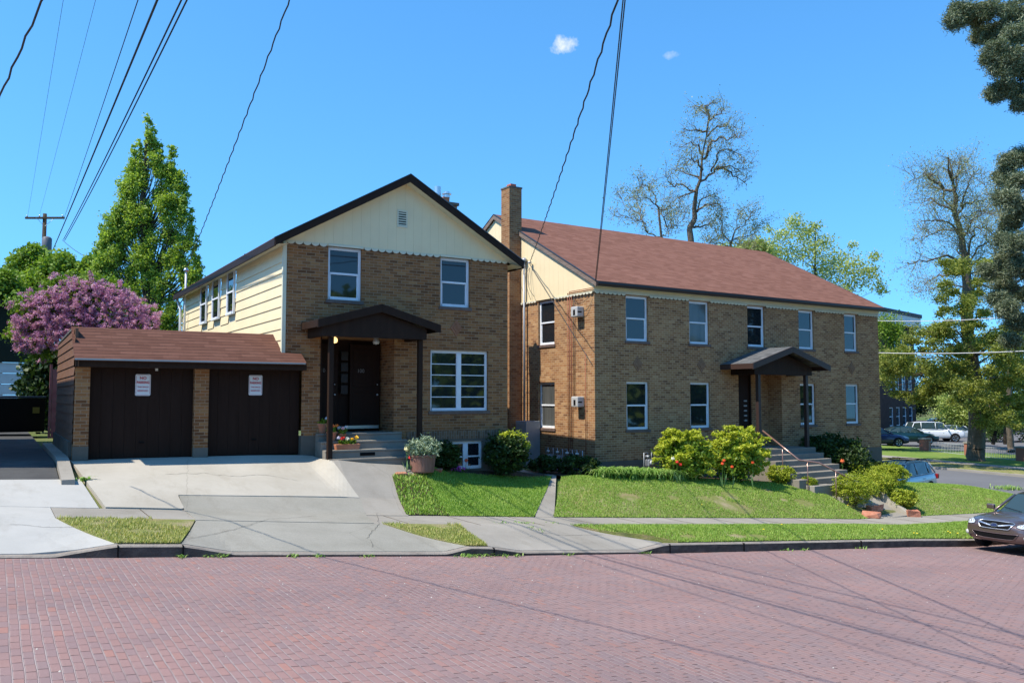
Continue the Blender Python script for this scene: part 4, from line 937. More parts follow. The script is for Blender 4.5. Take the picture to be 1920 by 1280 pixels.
# electric cabinets by the side wall
def w2(x, y): p = loc2w(x, y, 0); return p.x, p.y
x_, y_ = w2(-.33, 3.1); g0 = H(x_, 19.4)
cab = thing('electric_cabinet', 'tall grey electric cabinet standing against the sunlit brick side wall', 'cabinet', (x_, y_, g0), PH)
MB().box(-.28, .28, -.30, .30, 0, 1.45).build('cabinet_body', M['metal_grey'], cab, bevel=.01)
MB().box(-.295, -.281, -.26, .26, .1, 1.38).build('cabinet_door', M['metal_grey'], cab, bevel=.004)
MB().box(-.31, -.296, .1, .13, .65, .8).build('latch', M['black'], cab)
x_, y_ = w2(-.16, 3.66)
cab = thing('meter_box', 'smaller grey meter box fixed below the service mast pipe', 'meter box', (x_, y_, -1.25), PH)
MB().box(-.14, .14, -.2, .2, -.35, .36).build('box_body', M['metal_grey'], cab, bevel=.01)
MB().lathe([(.09, 0), (.09, .05), (.06, .09)], (0, 0, 0), 14).build('meter_dial', M['steel'], cab).rotation_euler = (0, rad(-90), 0)
# gas meters
def gas_meter(x, y, z, label, rz=0, group=None):
    t_ = thing('gas_meter', label, 'gas meter', (x, y, z), rz, group)
    b = MB().box(-.11, .11, -.09, .09, .0, .22); b.build('meter_body', M['metal_grey'], t_, bevel=.035)
    MB().lathe([(.07, 0), (.07, .03), (.04, .045)], (0, 0, 0), 14).shift((0, 0, 0)).build('meter_dial', M['off_white'], t_)
    for c in kids(t_):
        if c.name.startswith('meter_dial'): c.location = (0, -.09, .12); c.rotation_euler = (rad(90), 0, 0)
    MB().tube([(-.08, 0, .2), (-.08, 0, .42), (-.22, 0, .42), (-.22, 0, -.3)], .018, 6).tube([(.08, 0, .2), (.08, 0, .42), (.2, 0, .42), (.2, .0, -.3)], .018, 6).build('pipe', M['metal_grey'], t_, smooth=True)
    MB().lathe([(.05, -.03), (.06, 0), (.05, .03)], (-.08, 0, .31), 10).build('regulator', M['off_white'], t_, smooth=True)
    return t_
gx_, gy_ = w2(1.75, -.45); gas_meter(gx_, gy_, H(gx_, 19.2)+.28, 'grey gas meter above the drooping daylily leaves by the front wall')
for k, yv in enumerate((.45, .95, 1.45, 1.95)):
    x_, y_ = w2(-.28, yv)
    gas_meter(x_, y_, H(x_, 19.4)+.22, ('nearest','second nearest','third nearest','farthest')[k]+' shaded gas meter of four below the red pipes', rad(-90), 'gas meters along the side wall')
x_, y_ = w2(-.75, 1.2)
t_ = thing('garbage_lid', 'pale upturned bin lid lying in the shade beside the side path', 'lid', (x_, y_, H(x_, 19.4)+.05)); MB().lathe([(.33, 0), (.31, .05), (.12, .10), (.0, .11)], seg=20, cap=False).build('lid_dish', M['off_white'], t_, smooth=True); MB().tube([(-.1, 0, .1), (-.1, 0, .15), (.1, 0, .15), (.1, 0, .1)], .012, 6).build('lid_handle', M['off_white'], t_)
t_ = thing('tarpaulin', 'dark blue crumpled tarpaulin on the ground by the side path', 'tarpaulin', (x_-.1, y_-.8, H(x_, 19.4)))
V_ = [(i*.11-.55, j*.11-.3, .05+.05*math.sin(i*1.9+j)+.03*math.cos(j*2.3-i)) for i in range(11) for j in range(6)]
MB().add(V_, [(i*6+j, (i+1)*6+j, (i+1)*6+j+1, i*6+j+1) for i in range(10) for j in range(5)]).build('tarpaulin_sheet', mat('tarp', (.03, .04, .22), .4), t_, smooth=True)

# lower stairs to the sidewalk
S_ = thing('garden_stairs', 'pale concrete stairs with a brown handrail running down to the sidewalk', 'stairs', (23.4, 16.1, -3.8))
def st(b, name, m, parent=None, **k): b.shift((-23.4, -16.1, 3.8)); return b.build(name, m, parent or S_, **k)
b = MB(); tr = [(17.75, -2.78), (17.43, -2.96), (17.11, -3.13), (16.79, -3.31), (16.47, -3.49)]
b.box(22.55, 24.22, 17.43, 18.9, -4.2, -2.78); b.prism([(22.75, 16.09, -3.655), (22.75, 16.55, -3.60), (22.75, 17.43, -3.0), (22.75, 17.43, -4.2), (22.75, 16.09, -4.2)], (1.47, 0, 0)); b.box(22.3, 22.76, 17.0, 17.44, -4.2, -3.1)
b.box(21.6, 22.56, 17.5, 18.72, -4.2, -2.76)
st(b, 'steps', M['conc_walk'], bevel=.01)
b = MB().prism([(24.2, 16.06, -3.75), (24.2, 16.06, -3.64), (24.2, 17.5, -2.78), (24.2, 18.9, -2.45), (24.2, 18.9, -4.2), (24.2, 16.06, -4.2)], (.17, 0, 0)); st(b, 'cheek_wall', M['conc_white'], bevel=.008)
rp = [Vector(onY(u, v, Y)) for u, v, Y in ((1430, 807, 19.2), (1498, 862, 17.85), (1535, 867, 17.5), (1628, 914, 16.5))]
b = MB().tube(rp, .028, 8); rl = st(b, 'handrail', M['rail_brown'], smooth=True)
for u, v, Y in ((1467, 837, 18.5), (1514, 864.5, 17.7), (1567, 883, 17.1)):
    p = onY(u, v, Y); st(MB().tube([p, (p.x, p.y, p.z-.95)], .016, 6), 'rail_post', M['rail_brown'], rl, smooth=True)

# ------------------------------------------------------------------ plants
def leafcloud(name, blobs, m, parent, n, size, clump=.22, per=40, flat=.0, aspect=1.6, seed=0, shell=.5, tint=0., droop=0.):
    """blobs: (x,y,z,rx,ry,rz); n leaves in total; each leaf a small 4-point face gathered in clumps"""
    r = np.random.default_rng(seed); B = np.array(blobs, float)
    vol = np.prod(B[:, 3:], axis=1)**.66; cnt = np.maximum(1, (n/per*vol/vol.sum())).astype(int)
    cs, cr = [], []
    for q, k in zip(B, cnt):
        d = r.normal(size=(k, 3)); d /= np.linalg.norm(d, axis=1)[:, None]
        rr = (shell+(1-shell)*r.random(k))[:, None]**.7 if shell else r.random(k)[:, None]**(1/3)
        rr = rr*(.82+.3*r.random(k)[:, None])
        cs.append(q[:3]+d*rr*q[3:]); cr.append(np.full(k, min(q[3:])*clump))
    cs = np.concatenate(cs); cr = np.concatenate(cr); K = len(cs); ct = r.random(K)
    idx = np.repeat(np.arange(K), per); N = len(idx)
    P = cs[idx]+r.normal(size=(N, 3))*cr[idx][:, None]*np.array([1, 1, .75])
    P[:, 2] -= droop*np.abs(r.normal(size=N))
    a = r.normal(size=(N, 3)); a[:, 2] *= (1-flat); a /= np.linalg.norm(a, axis=1)[:, None]
    c = r.normal(size=(N, 3)); c[:, 2] *= (1-flat); c -= a*np.sum(a*c, axis=1)[:, None]; c /= np.linalg.norm(c, axis=1)[:, None]
    s = size*(.6+.8*r.random(N))[:, None]
    V = np.empty((N*4, 3)); V[0::4] = P-a*s*.5*aspect; V[1::4] = P+c*s*.5; V[2::4] = P+a*s*.5*aspect; V[3::4] = P-c*s*.5
    rn = np.clip(.5*ct[idx]+.5*r.random(N)+tint, 0, 1)
    return np_mesh(name, V, np.arange(N*4).reshape(-1, 4), m, parent, np.repeat(rn, 4))
M['leaf_maple'] = leaf_mat('leaf_maple', (.09, .16, .012), (.17, .27, .028), (.28, .39, .05), .35)
M['leaf_point'] = leaf_mat('leaf_point', (.17, .25, .03), (.34, .45, .07), (.50, .60, .13), .5)
M['leaf_bright'] = leaf_mat('leaf_bright', (.11, .19, .02), (.22, .33, .04), (.38, .47, .09), .45)
M['leaf_chart'] = leaf_mat('leaf_chart', (.24, .31, .015), (.46, .50, .04), (.66, .66, .10), .35)
M['leaf_box'] = leaf_mat('leaf_box', (.13, .19, .012), (.32, .38, .03), (.54, .55, .07), .3)
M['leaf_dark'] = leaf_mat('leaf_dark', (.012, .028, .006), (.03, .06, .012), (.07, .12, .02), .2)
M['leaf_olive'] = leaf_mat('leaf_olive', (.11, .14, .02), (.22, .25, .045), (.37, .38, .09), .4)
M['leaf_pale'] = leaf_mat('leaf_pale', (.24, .30, .07), (.38, .44, .12), (.52, .56, .22), .4)
M['leaf_spring'] = leaf_mat('leaf_spring', (.20, .20, .10), (.28, .30, .13), (.42, .42, .22), .35)
M['leaf_grey'] = leaf_mat('leaf_grey', (.16, .22, .12), (.28, .35, .22), (.42, .48, .34), .2)
M['lilac'] = leaf_mat('lilac', (.36, .13, .32), (.60, .28, .52), (.86, .58, .78), .35)
M['needle'] = leaf_mat('needle', (.05, .07, .035), (.12, .15, .08), (.36, .38, .24), .2)
M['strap'] = leaf_mat('strap', (.10, .22, .04), (.22, .38, .07), (.40, .52, .16), .3)
def dblob(u, v, rpx, s, rz=None, ds=0, rd=1.0):
    p = onD(u, v, s+ds); k = s/FPX; return (p.x, p.y, p.z, rpx*k*rd, rpx*k*rd, (rz or rpx)*k)
def plant(name, label, cat, u, v, group=None, gz=None):
    p = ghit(u, v); t_ = thing(name, label, cat, tuple(p), 0, group); return t_, p
def rel(blobs, p): return [(b_[0]-p[0], b_[1]-p[1], b_[2]-p[2], *b_[3:]) for b_ in blobs]
HB = {1560: 19.75, 1640: 20.0, 1085: 19.3, 1612: 19.4, 1655: 19.3}
def bush(label, u, v, w, h, m='leaf_box', n=7000, size=.035, name='bush', d=None, seed=0, group=None, Y=None, lumps=9, dark=True, cat='bush', clump=.2, back=0):
    """u,v = foot point in the photo, w,h in metres"""
    Y = HB.get(u, Y); p = ghit(u, v) if Y is None else onY(u, v, Y)
    if u in HB: p.z = H(p.x, min(Y, 19.3))-.05
    t_ = thing(name, label, cat, (p.x, p.y+back, p.z), 0, group); r = np.random.default_rng(seed)
    d = d or w
    bl = [(0, 0, h*.5, w*.46, d*.46, h*.48)]
    for k in range(lumps):
        a = 2*math.pi*k/lumps+r.random(); zq = .35+.45*r.random()
        rr = .30*(1-.3*abs(zq-.5)*2)
        bl.append((math.cos(a)*w*rr, math.sin(a)*d*rr, h*zq, w*.19, d*.19, h*.20))
    leafcloud('foliage', bl, M[m], t_, int(n*1.5), size, clump*.55, 22, seed=seed, shell=.8)
    b = MB()
    for k in range(7):
        a = k*.9; b.tube([(0, 0, -.05), (math.cos(a)*w*.12, math.sin(a)*d*.12, h*.35), (math.cos(a)*w*.3, math.sin(a)*d*.3, h*.8)], [.018, .012, .005], 5)
    b.build('stems', M['bark'], t_)
    return t_
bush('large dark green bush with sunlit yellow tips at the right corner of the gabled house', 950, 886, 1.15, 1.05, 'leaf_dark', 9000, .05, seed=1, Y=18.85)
# sunlight on that bush is put into yellow-green leaves further down
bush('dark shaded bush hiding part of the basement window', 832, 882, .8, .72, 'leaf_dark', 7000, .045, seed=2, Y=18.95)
def spray_shrub(label, u, v, w, h, seed, Y=18.6):
    p = onY(u, v, Y); p.z = H(p.x, Y); t_ = thing('maple_shrub', label, 'shrub', tuple(p), 0, 'large yellow-green shrubs below the lower windows'); r = np.random.default_rng(seed); bl = []
    for k in range(70):
        a = r.random()*2*math.pi; zq = .15+.85*r.random()**.8; rr = math.sqrt(max(.05, 1-((zq-.45)/.6)**2))*(.55+.5*r.random())
        bl.append((math.cos(a)*w*.5*rr, math.sin(a)*w*.4*rr, h*zq, .17+.1*r.random(), .15+.08*r.random(), .055+.03*r.random()))
    leafcloud('foliage', bl, M['leaf_chart'], t_, 19000, .042, .5, 40, seed=seed, shell=0, flat=.3)
    leafcloud('inner_foliage', [(0, 0, h*.45, w*.36, w*.3, h*.38)], M['leaf_maple'], t_, 4000, .06, .3, 30, seed=seed+1)
    b = MB()
    for k in range(9):
        a = k*.7; b.tube([(0, 0, -.05), (math.cos(a)*w*.15, math.sin(a)*w*.12, h*.4), (math.cos(a)*w*.38, math.sin(a)*w*.3, h*.85)], [.02, .014, .005], 5)
    b.build('stems', M['bark'], t_); return t_
spray_shrub('left one of two big feathery yellow-green shrubs below the lower windows', 1286, 893, 1.9, 1.42, 5)
spray_shrub('right and taller big feathery yellow-green shrub beside the porch steps', 1386, 897, 1.9, 1.66, 6, Y=18.35)
for i, (u, v, w_, h_, lb) in enumerate(((1466, 908, .75, .52, 'small round clipped bush left of the garden stairs landing'), (1517, 918, .42, .34, 'tiny round bush in the gap between the stair landing and lawn'),
    (1560, 927, .98, .74, 'round clipped bush at the top of the pair beside the handrail'), (1604, 946, 1.12, .84, 'wide round bush at the lawn edge beside the lowest steps'),
    (1606, 906, 1.12, .70, 'flat round bush right behind the handrail'), (1668, 912, 1.12, .70, 'round bush in front of the parked silver wagon'),
    (1645, 933, .92, .76, 'round bush right of the concrete cheek wall top'), (1692, 952, .75, .52, 'low round bush above the red stone by the sidewalk'),
    (1612, 886, .6, .72, 'leafy upright bush with pale shoots near the right house corner'), (1655, 888, .8, .55, 'loose pale green bush just left of the parked silver wagon'))):
    bush(lb, u, v, w_*1.22, h_*1.15, 'leaf_box' if i < 8 else 'leaf_chart', 8500, .028, seed=20+i, group='round bushes around the garden stairs')
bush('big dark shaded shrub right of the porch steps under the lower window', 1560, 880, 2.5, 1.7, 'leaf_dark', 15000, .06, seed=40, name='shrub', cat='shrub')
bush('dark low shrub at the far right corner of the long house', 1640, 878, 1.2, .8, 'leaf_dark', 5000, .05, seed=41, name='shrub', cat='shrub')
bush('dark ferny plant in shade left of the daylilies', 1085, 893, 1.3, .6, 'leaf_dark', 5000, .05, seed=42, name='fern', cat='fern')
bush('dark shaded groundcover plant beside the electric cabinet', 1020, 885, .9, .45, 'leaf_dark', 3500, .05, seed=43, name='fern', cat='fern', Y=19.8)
# sunlight on top of the corner bush, painted as yellow-green leaves
p = onY(950, 850, 18.85); 
leafcloud('painted_sunlit_tips', [(.12, -.12, .93, .34, .25, .14), (.36, -.2, .72, .16, .2, .12)], M['leaf_chart'], [o for o in bpy.data.objects if o.get('label', '').startswith('large dark green bush')][0], 1300, .04, .4, 30, seed=3)
# daylilies with arching strap leaves
def strapclump(name, label, cat, p, n, L, m, group=None, seed=0, w=.016, spread=.16):
    t_ = thing(name, label, cat, tuple(p), 0, group); r = np.random.default_rng(seed); V, Fc, rn = [], [], []
    for k in range(n):
        a = r.random()*2*math.pi; bx, by = r.normal(size=2)*spread; l = L*(.6+.6*r.random()); dx, dy = math.cos(a), math.sin(a); px, py = -dy, dx; seg = 5; base = len(V); q = r.random()
        for j in range(seg+1):
            f = j/seg; out = l*.75*f**1.3; zz = l*(1.1*f-.85*f**2.4); ww = w*(1-f**2)*.9+.001
            V += [(bx+dx*out-px*ww, by+dy*out-py*ww, zz), (bx+dx*out+px*ww, by+dy*out+py*ww, zz)]; rn += [q, q]
        Fc += [(base+2*j, base+2*j+1, base+2*j+3, base+2*j+2) for j in range(seg)]
    np_mesh('leaves', np.array(V), np.array(Fc), m, t_, np.array(rn)); return t_
DL = ['leftmost sunlit daylily clump beside the dark fern', 'second sunlit daylily clump from the left', 'daylily clump just left of the wall gas meter', 'daylily clump directly below the wall gas meter', 'daylily clump just right of the wall gas meter', 'second sunlit daylily clump from the right', 'rightmost daylily clump beside the left feathery shrub']
for k, u in enumerate((1138, 1160, 1182, 1204, 1226, 1248, 1266)):
    pq = onY(u, 889, 18.45); pq.z = H(pq.x, 18.45)+.02
    strapclump('daylily', DL[k], 'daylily', pq, 170, .62, M['strap'], 'daylilies in a row at the lawn crest', seed=k)
strapclump('iris', 'pale green iris clump on the lawn edge above the brown sedan', 'iris', ghit(1890, 918), 130, .42, M['strap'], seed=30, spread=.3)
strapclump('weed', 'leafy weed growing from the crack at the end of the alley kerb', 'weed', ghit(158, 902), 22, .2, M['strap'], seed=31, w=.022, spread=.05)
for k, u in enumerate((341, 396, 420, 545, 597, 688)):
    strapclump('kerb_weed', ('first','second','third','fourth','fifth','sixth')[k]+' weed tuft from the left along the foot of the driveway kerb', 'weed', (uk(u), 12.47, R(uk(u))), 14, .1, M['strap'], 'weeds along the foot of the kerb', seed=50+k, w=.01, spread=.05)
for k, u in enumerate((858, 872, 888, 905, 918, 940, 965, 1062, 1205, 1470, 1505, 1612)):
    strapclump('kerb_weed', ('first','second','third','fourth','fifth','sixth','seventh','eighth','ninth','tenth','eleventh','last')[k]+' weed tuft from the left along the kerb right of the grey driveway', 'weed', (uk(u), 12.46, R(uk(u))), 16, .1, M['strap'], 'weeds along the foot of the kerb, right part', seed=70+k, w=.01, spread=.07)
for k, (u, v) in enumerate(((935, 981), (968, 981.5), (986, 981), (1035, 981), (990, 989), (1004, 994))):
    strapclump('crack_weed', ('leftmost low weed in the sidewalk joint of the second apron','second low weed in the sidewalk joint of the second apron','third low weed in the sidewalk joint of the second apron','rightmost low weed in the sidewalk joint of the second apron','low weed just in front of the second apron joint','low weed farthest from the joint on the second apron')[k], 'weed', ghit(u, v), 22, .06, M['strap'], 'weeds in the joints of the second drive apron', seed=90+k, w=.01, spread=.1)
def tulip(label, u, vb, vt, col, Y=None, group='tulips in the planting beds', s=1.0):
    p = ghit(u, vb) if Y is None else onY(u, vb, Y)
    h_ = (vb-vt)*p.dot(FV)/FPX
    if Y: p.z = H(p.x, Y); h_ = onY(u, vt, Y).z-p.z
    t_ = thing('tulip', label, 'tulip', tuple(p), random.random()*3, group)
    MB().tube([(0, 0, 0), (.01, 0, h_*.5), (0, 0, h_)], .006, 5).build('stem', M['strap'], t_)
    b = MB()
    for k in range(6):
        a = k*math.pi/3; c_, s_ = math.cos(a), math.sin(a); r_ = .035*s
        b.add([(0, 0, h_-.005), (c_*r_-s_*.022*s, s_*r_+c_*.022*s, h_+.03*s), (c_*r_*.75, s_*r_*.75, h_+.085*s), (c_*r_+s_*.022*s, s_*r_-c_*.022*s, h_+.03*s)], [(0, 1, 2, 3)])
    b.build('flower', mat('petal', col, .5), t_)
    b = MB()
    for a in (0, 2.2, 4.1): b.add([(0, 0, 0), (math.cos(a)*.07-.02*math.sin(a), math.sin(a)*.07+.02*math.cos(a), h_*.35), (math.cos(a)*.12, math.sin(a)*.12, h_*.6), (math.cos(a)*.07+.02*math.sin(a), math.sin(a)*.07-.02*math.cos(a), h_*.35)], [(0, 1, 2, 3)])
    b.build('leaves', mat('tulip_leaf', (.12, .22, .08), .5), t_)
tulip('pale yellow tulip left of the terracotta planter tub', 762, 888, 848, (.75, .68, .35), s=1.5)
tulip('short red tulip against the left side of the planter tub', 769, 884, 863, (.7, .04, .04), s=1.2)
tulip('orange red tulip standing alone in front of the basement window', 874, 886, 867, (.75, .12, .04), s=1.2)
tulip('white tulip at the left foot of the left feathery shrub', 1262, 890, 863, (.75, .74, .55), s=1.4, Y=18.0)
for i, (u, v0, v1) in enumerate(((1270, 890, 869), (1276, 892, 874))): tulip(('upper' if i == 0 else 'lower')+' red tulip of the two beside the left feathery shrub', u, v0, v1, (.75, .05, .03), s=1.2, Y=17.9)
for i, (u, v0, v1, lb) in enumerate(((1358, 895, 866, 'tallest orange red tulip between the two feathery shrubs'), (1355, 896, 872, 'lower red tulip between the two feathery shrubs'), (1373, 897, 878, 'single orange tulip in front of the right feathery shrub'), (1412, 899, 870, 'red tulip at the right edge of the right feathery shrub'))): tulip(lb, u, v0, v1, (.8, .10, .03), s=1.2, Y=17.6)
tulip('red and white tulip in the bushes behind the handrail', 1580, 890, 868, (.78, .16, .05), s=1.8, Y=18.3)
def flowermound(label, u, v, w_, col, n=500, h_=.1):
    p = ghit(u, v); t_ = thing('creeping_flowers', label, 'flowers', tuple(p)); leafcloud('blossoms', [(0, 0, h_*.6, w_/2, w_/3, h_*.6)], leaf_mat('blossom', tuple(c*.6 for c in col), col, tuple(min(1, c*1.3) for c in col), .2), t_, n, .03, .5, 20, seed=int(u)); leafcloud('leaves', [(0, 0, h_*.4, w_/2.2, w_/3, h_*.4)], M['leaf_maple'], t_, n//2, .03, .5, 20, seed=int(u)+1)
flowermound('bright magenta creeping flowers at the back of the left lawn', 852, 884, .5, (.62, .10, .60))
flowermound('dark purple flowers beside the small round bush by the steps', 1428, 903, .4, (.20, .05, .30))
# half barrel planter with grey-green lavender
p = ghit(792, 887); p.z += .02
t_ = thing('planter_tub', 'weathered red terracotta tub planted with grey-green lavender', 'planter', tuple(p))
MB().lathe([(.26, 0), (.275, .03), (.305, .36), (.325, .37), (.325, .41), (.295, .41), (.285, .35)], seg=24).build('tub', noisy('tub', (.20, .10, .075), (.30, .16, .12), 5, .85, .5, 22, dist=.02, stretch=(6, 6, .5)), t_, smooth=False)
leafcloud('lavender', [(0, 0, .53, .32, .32, .2), (-.16, -.05, .56, .18, .18, .15), (.17, 0, .55, .18, .18, .15)], M['leaf_grey'], t_, 6500, .03, .35, 30, aspect=3, seed=3)
for i, (u, v, sz, lb) in enumerate(((752, 890, .22, 'flat red sandstone slab left of the planter tub'), (822, 884, .24, 'flat pale red stone right of the planter tub'), (838, 886, .14, 'small red stone at the corner of the left lawn'), (775, 893, .13, 'small brown stone in front of the planter tub'),
    (1712, 967, .46, 'red sandstone block right of the foot of the garden stairs'), (1636, 969, .40, 'red brick rubble block left of the foot of the garden stairs'), (1641, 957, .36, 'upper brown brick block stacked at the left foot of the garden stairs'))):
    p = ghit(u, v); t_ = thing('stone', lb, 'stone', tuple(p), i, 'red edging stones'); r = np.random.default_rng(i)
    b = MB().box(-sz*.6, sz*.6, -sz*.4, sz*.4, -.03, sz*.42 if i > 3 else sz*.28); o = b.build('stone_block', M['stone_red'], t_, bevel=.02)
    for vv in o.data.vertices: vv.co += Vector(r.normal(size=3)*sz*.09)
# flower pots on the porch steps
def pot(label, x, y, z, r_, h_, cols, box=False, n=300):
    t_ = thing('flower_pot', label, 'flower pot', (x, y, z), 0, 'flower pots on the porch steps')
    if box: MB().prism([(-.27, -.07, 0), (.27, -.07, 0), (.30, -.085, h_), (-.30, -.085, h_)], (0, .16, 0)).build('pot', M['terracotta'], t_, bevel=.008); bl = [(.0, 0, h_+.03, .28, .07, .05)]
    else: MB().lathe([(r_*.65, 0), (r_*.95, h_*.82), (r_*1.08, h_*.82), (r_*1.08, h_), (r_*.9, h_), (r_*.88, h_*.9)], seg=18).build('pot', M['terracotta'], t_); bl = [(0, 0, h_+.04, r_*.95, r_*.95, .06)]
    leafcloud('leaves', bl, M['leaf_maple'], t_, n, .035, .4, 20, seed=int(x*100)); r = np.random.default_rng(int(x*1000))
    for k, c in enumerate(cols):
        fx = (-.22+.44*k/(max(1, len(cols)-1))) if box else r_*.8*math.cos(k*2.3); fy = 0 if box else r_*.6*math.sin(k*2.3)
        leafcloud('blossom', [(fx, fy-.02, h_+.10+.04*r.random(), .03, .03, .025)], mat('petals', c, .5), t_, 40, .035, .6, 20, seed=k)
pot('round terracotta pot with pale flowers on the landing beside the door', 6.60, 19.45, -.875, .13, .24, [(.7, .7, .75), (.6, .62, .7)])
pot('terracotta pot of orange flowers tucked behind the left porch post', 6.72, 19.10, -1.04, .12, .22, [(.8, .25, .05), (.8, .5, .08), (.7, .2, .05)])
pot('terracotta pot with white flowers on the third step', 6.98, 19.12, -1.04, .10, .17, [(.8, .78, .8), (.85, .8, .8), (.75, .5, .5)])
pot('long terracotta window box with red and yellow flowers on the second step', 6.98, 18.78, -1.23, .1, .13, [(.6, .6, .75), (.75, .04, .03), (.7, .7, .6), (.85, .5, .03), (.85, .55, .05)], box=True, n=500)

# ------------------------------------------------------------------ trees
def tubes_np(segs, nside=6):
    """segs: list of (p0, p1, r0, r1) -> V, F"""
    P0 = np.array([s[0] for s in segs]); P1 = np.array([s[1] for s in segs]); r0 = np.array([s[2] for s in segs]); r1 = np.array([s[3] for s in segs])
    t = P1-P0; t /= np.maximum(1e-6, np.linalg.norm(t, axis=1))[:, None]
    a = np.cross(t, np.where(np.abs(t[:, 2:3]) < .9, [[0, 0, 1.]], [[1., 0, 0]])); a /= np.linalg.norm(a, axis=1)[:, None]; c = np.cross(t, a)
    N = len(segs); V = np.empty((N, 2*nside, 3)); th = np.arange(nside)*2*np.pi/nside
    for k in range(nside):
        o = a*math.cos(th[k])+c*math.sin(th[k]); V[:, k] = P0+o*r0[:, None]; V[:, nside+k] = P1+o*r1[:, None]
    Fc = np.array([(k, (k+1) % nside, nside+(k+1) % nside, nside+k) for k in range(nside)])
    return V.reshape(-1, 3), (Fc[None]+(np.arange(N)*2*nside)[:, None, None]).reshape(-1, 4)
def grow(p, d, L, r, depth, segs, tips, rr, up=.12, wob=.22, kids_n=(2, 4), shrink=.68):
    n = 4; q = np.array(p, float); d = np.array(d, float)
    for i in range(n):
        d = d+rr.normal(size=3)*wob*.5+np.array([0, 0, up*.4]); d /= np.linalg.norm(d)
        e = q+d*L/n; r2 = r*(1-.35*(i+1)/n); segs.append((q, e, r*(1-.35*i/n), r2)); q = e
        if depth > 0 and i >= 1:
            for _ in range(rr.integers(1, 3)):
                s = rr.normal(size=3); s -= d*s.dot(d); s /= np.linalg.norm(s)
                grow(q, d*.55+s*.85, L*shrink*(.7+.5*rr.random()), r2*.55, depth-1, segs, tips, rr, up, wob, kids_n, shrink)
    if depth > 0: grow(q, d, L*.75, r*.6, depth-1, segs, tips, rr, up, wob, kids_n, shrink)
    if depth <= 1: tips.append(q)
def bare_tree(label, spine, limbs, m_leaf, seed, leaf_n, leaf=.08, bark='bark', group=None, depth=3, base=None, r0=.3, cat='tree', scatter=.35, name='bare_tree'):
    """spine: world points of the trunk; limbs: list of (index along spine 0..1, direction, length)"""
    rr = np.random.default_rng(seed); spine = [np.array(q, float) for q in spine]; base = spine[0]
    t_ = thing(name, label, cat, tuple(base), 0, group); segs = []; tips = []
    n = len(spine)
    for i in range(n-1):
        segs.append((spine[i], spine[i+1], r0*(1-.85*i/(n-1)), r0*(1-.85*(i+1)/(n-1))))
    for f, d, L in limbs:
        k = min(n-2, int(f*(n-1))); g_ = f*(n-1)-k; q = spine[k]*(1-g_)+spine[k+1]*g_
        d = np.array(d, float); d /= np.linalg.norm(d)
        grow(q, d, L*.5, max(.03, r0*(1-.85*f)*.5), depth, segs, tips, rr)
    segs = [(a-base, c-base, x, y) for a, c, x, y in segs]; V, Fc = tubes_np(segs, 5)
    np_mesh('trunk', V, Fc, M[bark], t_, smooth=True)
    T = np.array(tips)-base; per = max(1, leaf_n//len(T)); P = np.repeat(T, per, axis=0)+rr.normal(size=(len(T)*per, 3))*scatter
    N = len(P); a = rr.normal(size=(N, 3)); a /= np.linalg.norm(a, axis=1)[:, None]; c = np.cross(a, rr.normal(size=(N, 3))); c /= np.linalg.norm(c, axis=1)[:, None]
    s = leaf*(.5+rr.random(N))[:, None]; V = np.empty((N*4, 3)); V[0::4] = P-a*s*.7; V[1::4] = P+c*s*.4; V[2::4] = P+a*s*.7; V[3::4] = P-c*s*.4
    np_mesh('crown', V, np.arange(N*4).reshape(-1, 4), M[m_leaf], t_, np.repeat(rr.random(N), 4))
    return t_
def D(u, v, s): return onD(u, v, s)
def limbset(n, seed, L0, L1, f0=.35, tilt=.35):
    r = np.random.default_rng(seed); out = []
    for k in range(n):
        f = f0+(1-f0)*(k+.5)/n; a = k*2.4+r.random()*.6; L = L0+(L1-L0)*(f-f0)/(1-f0)
        out.append((f, (math.cos(a), math.sin(a), tilt+.5*r.random()), L*(.8+.4*r.random())))
    return out
SB = 45
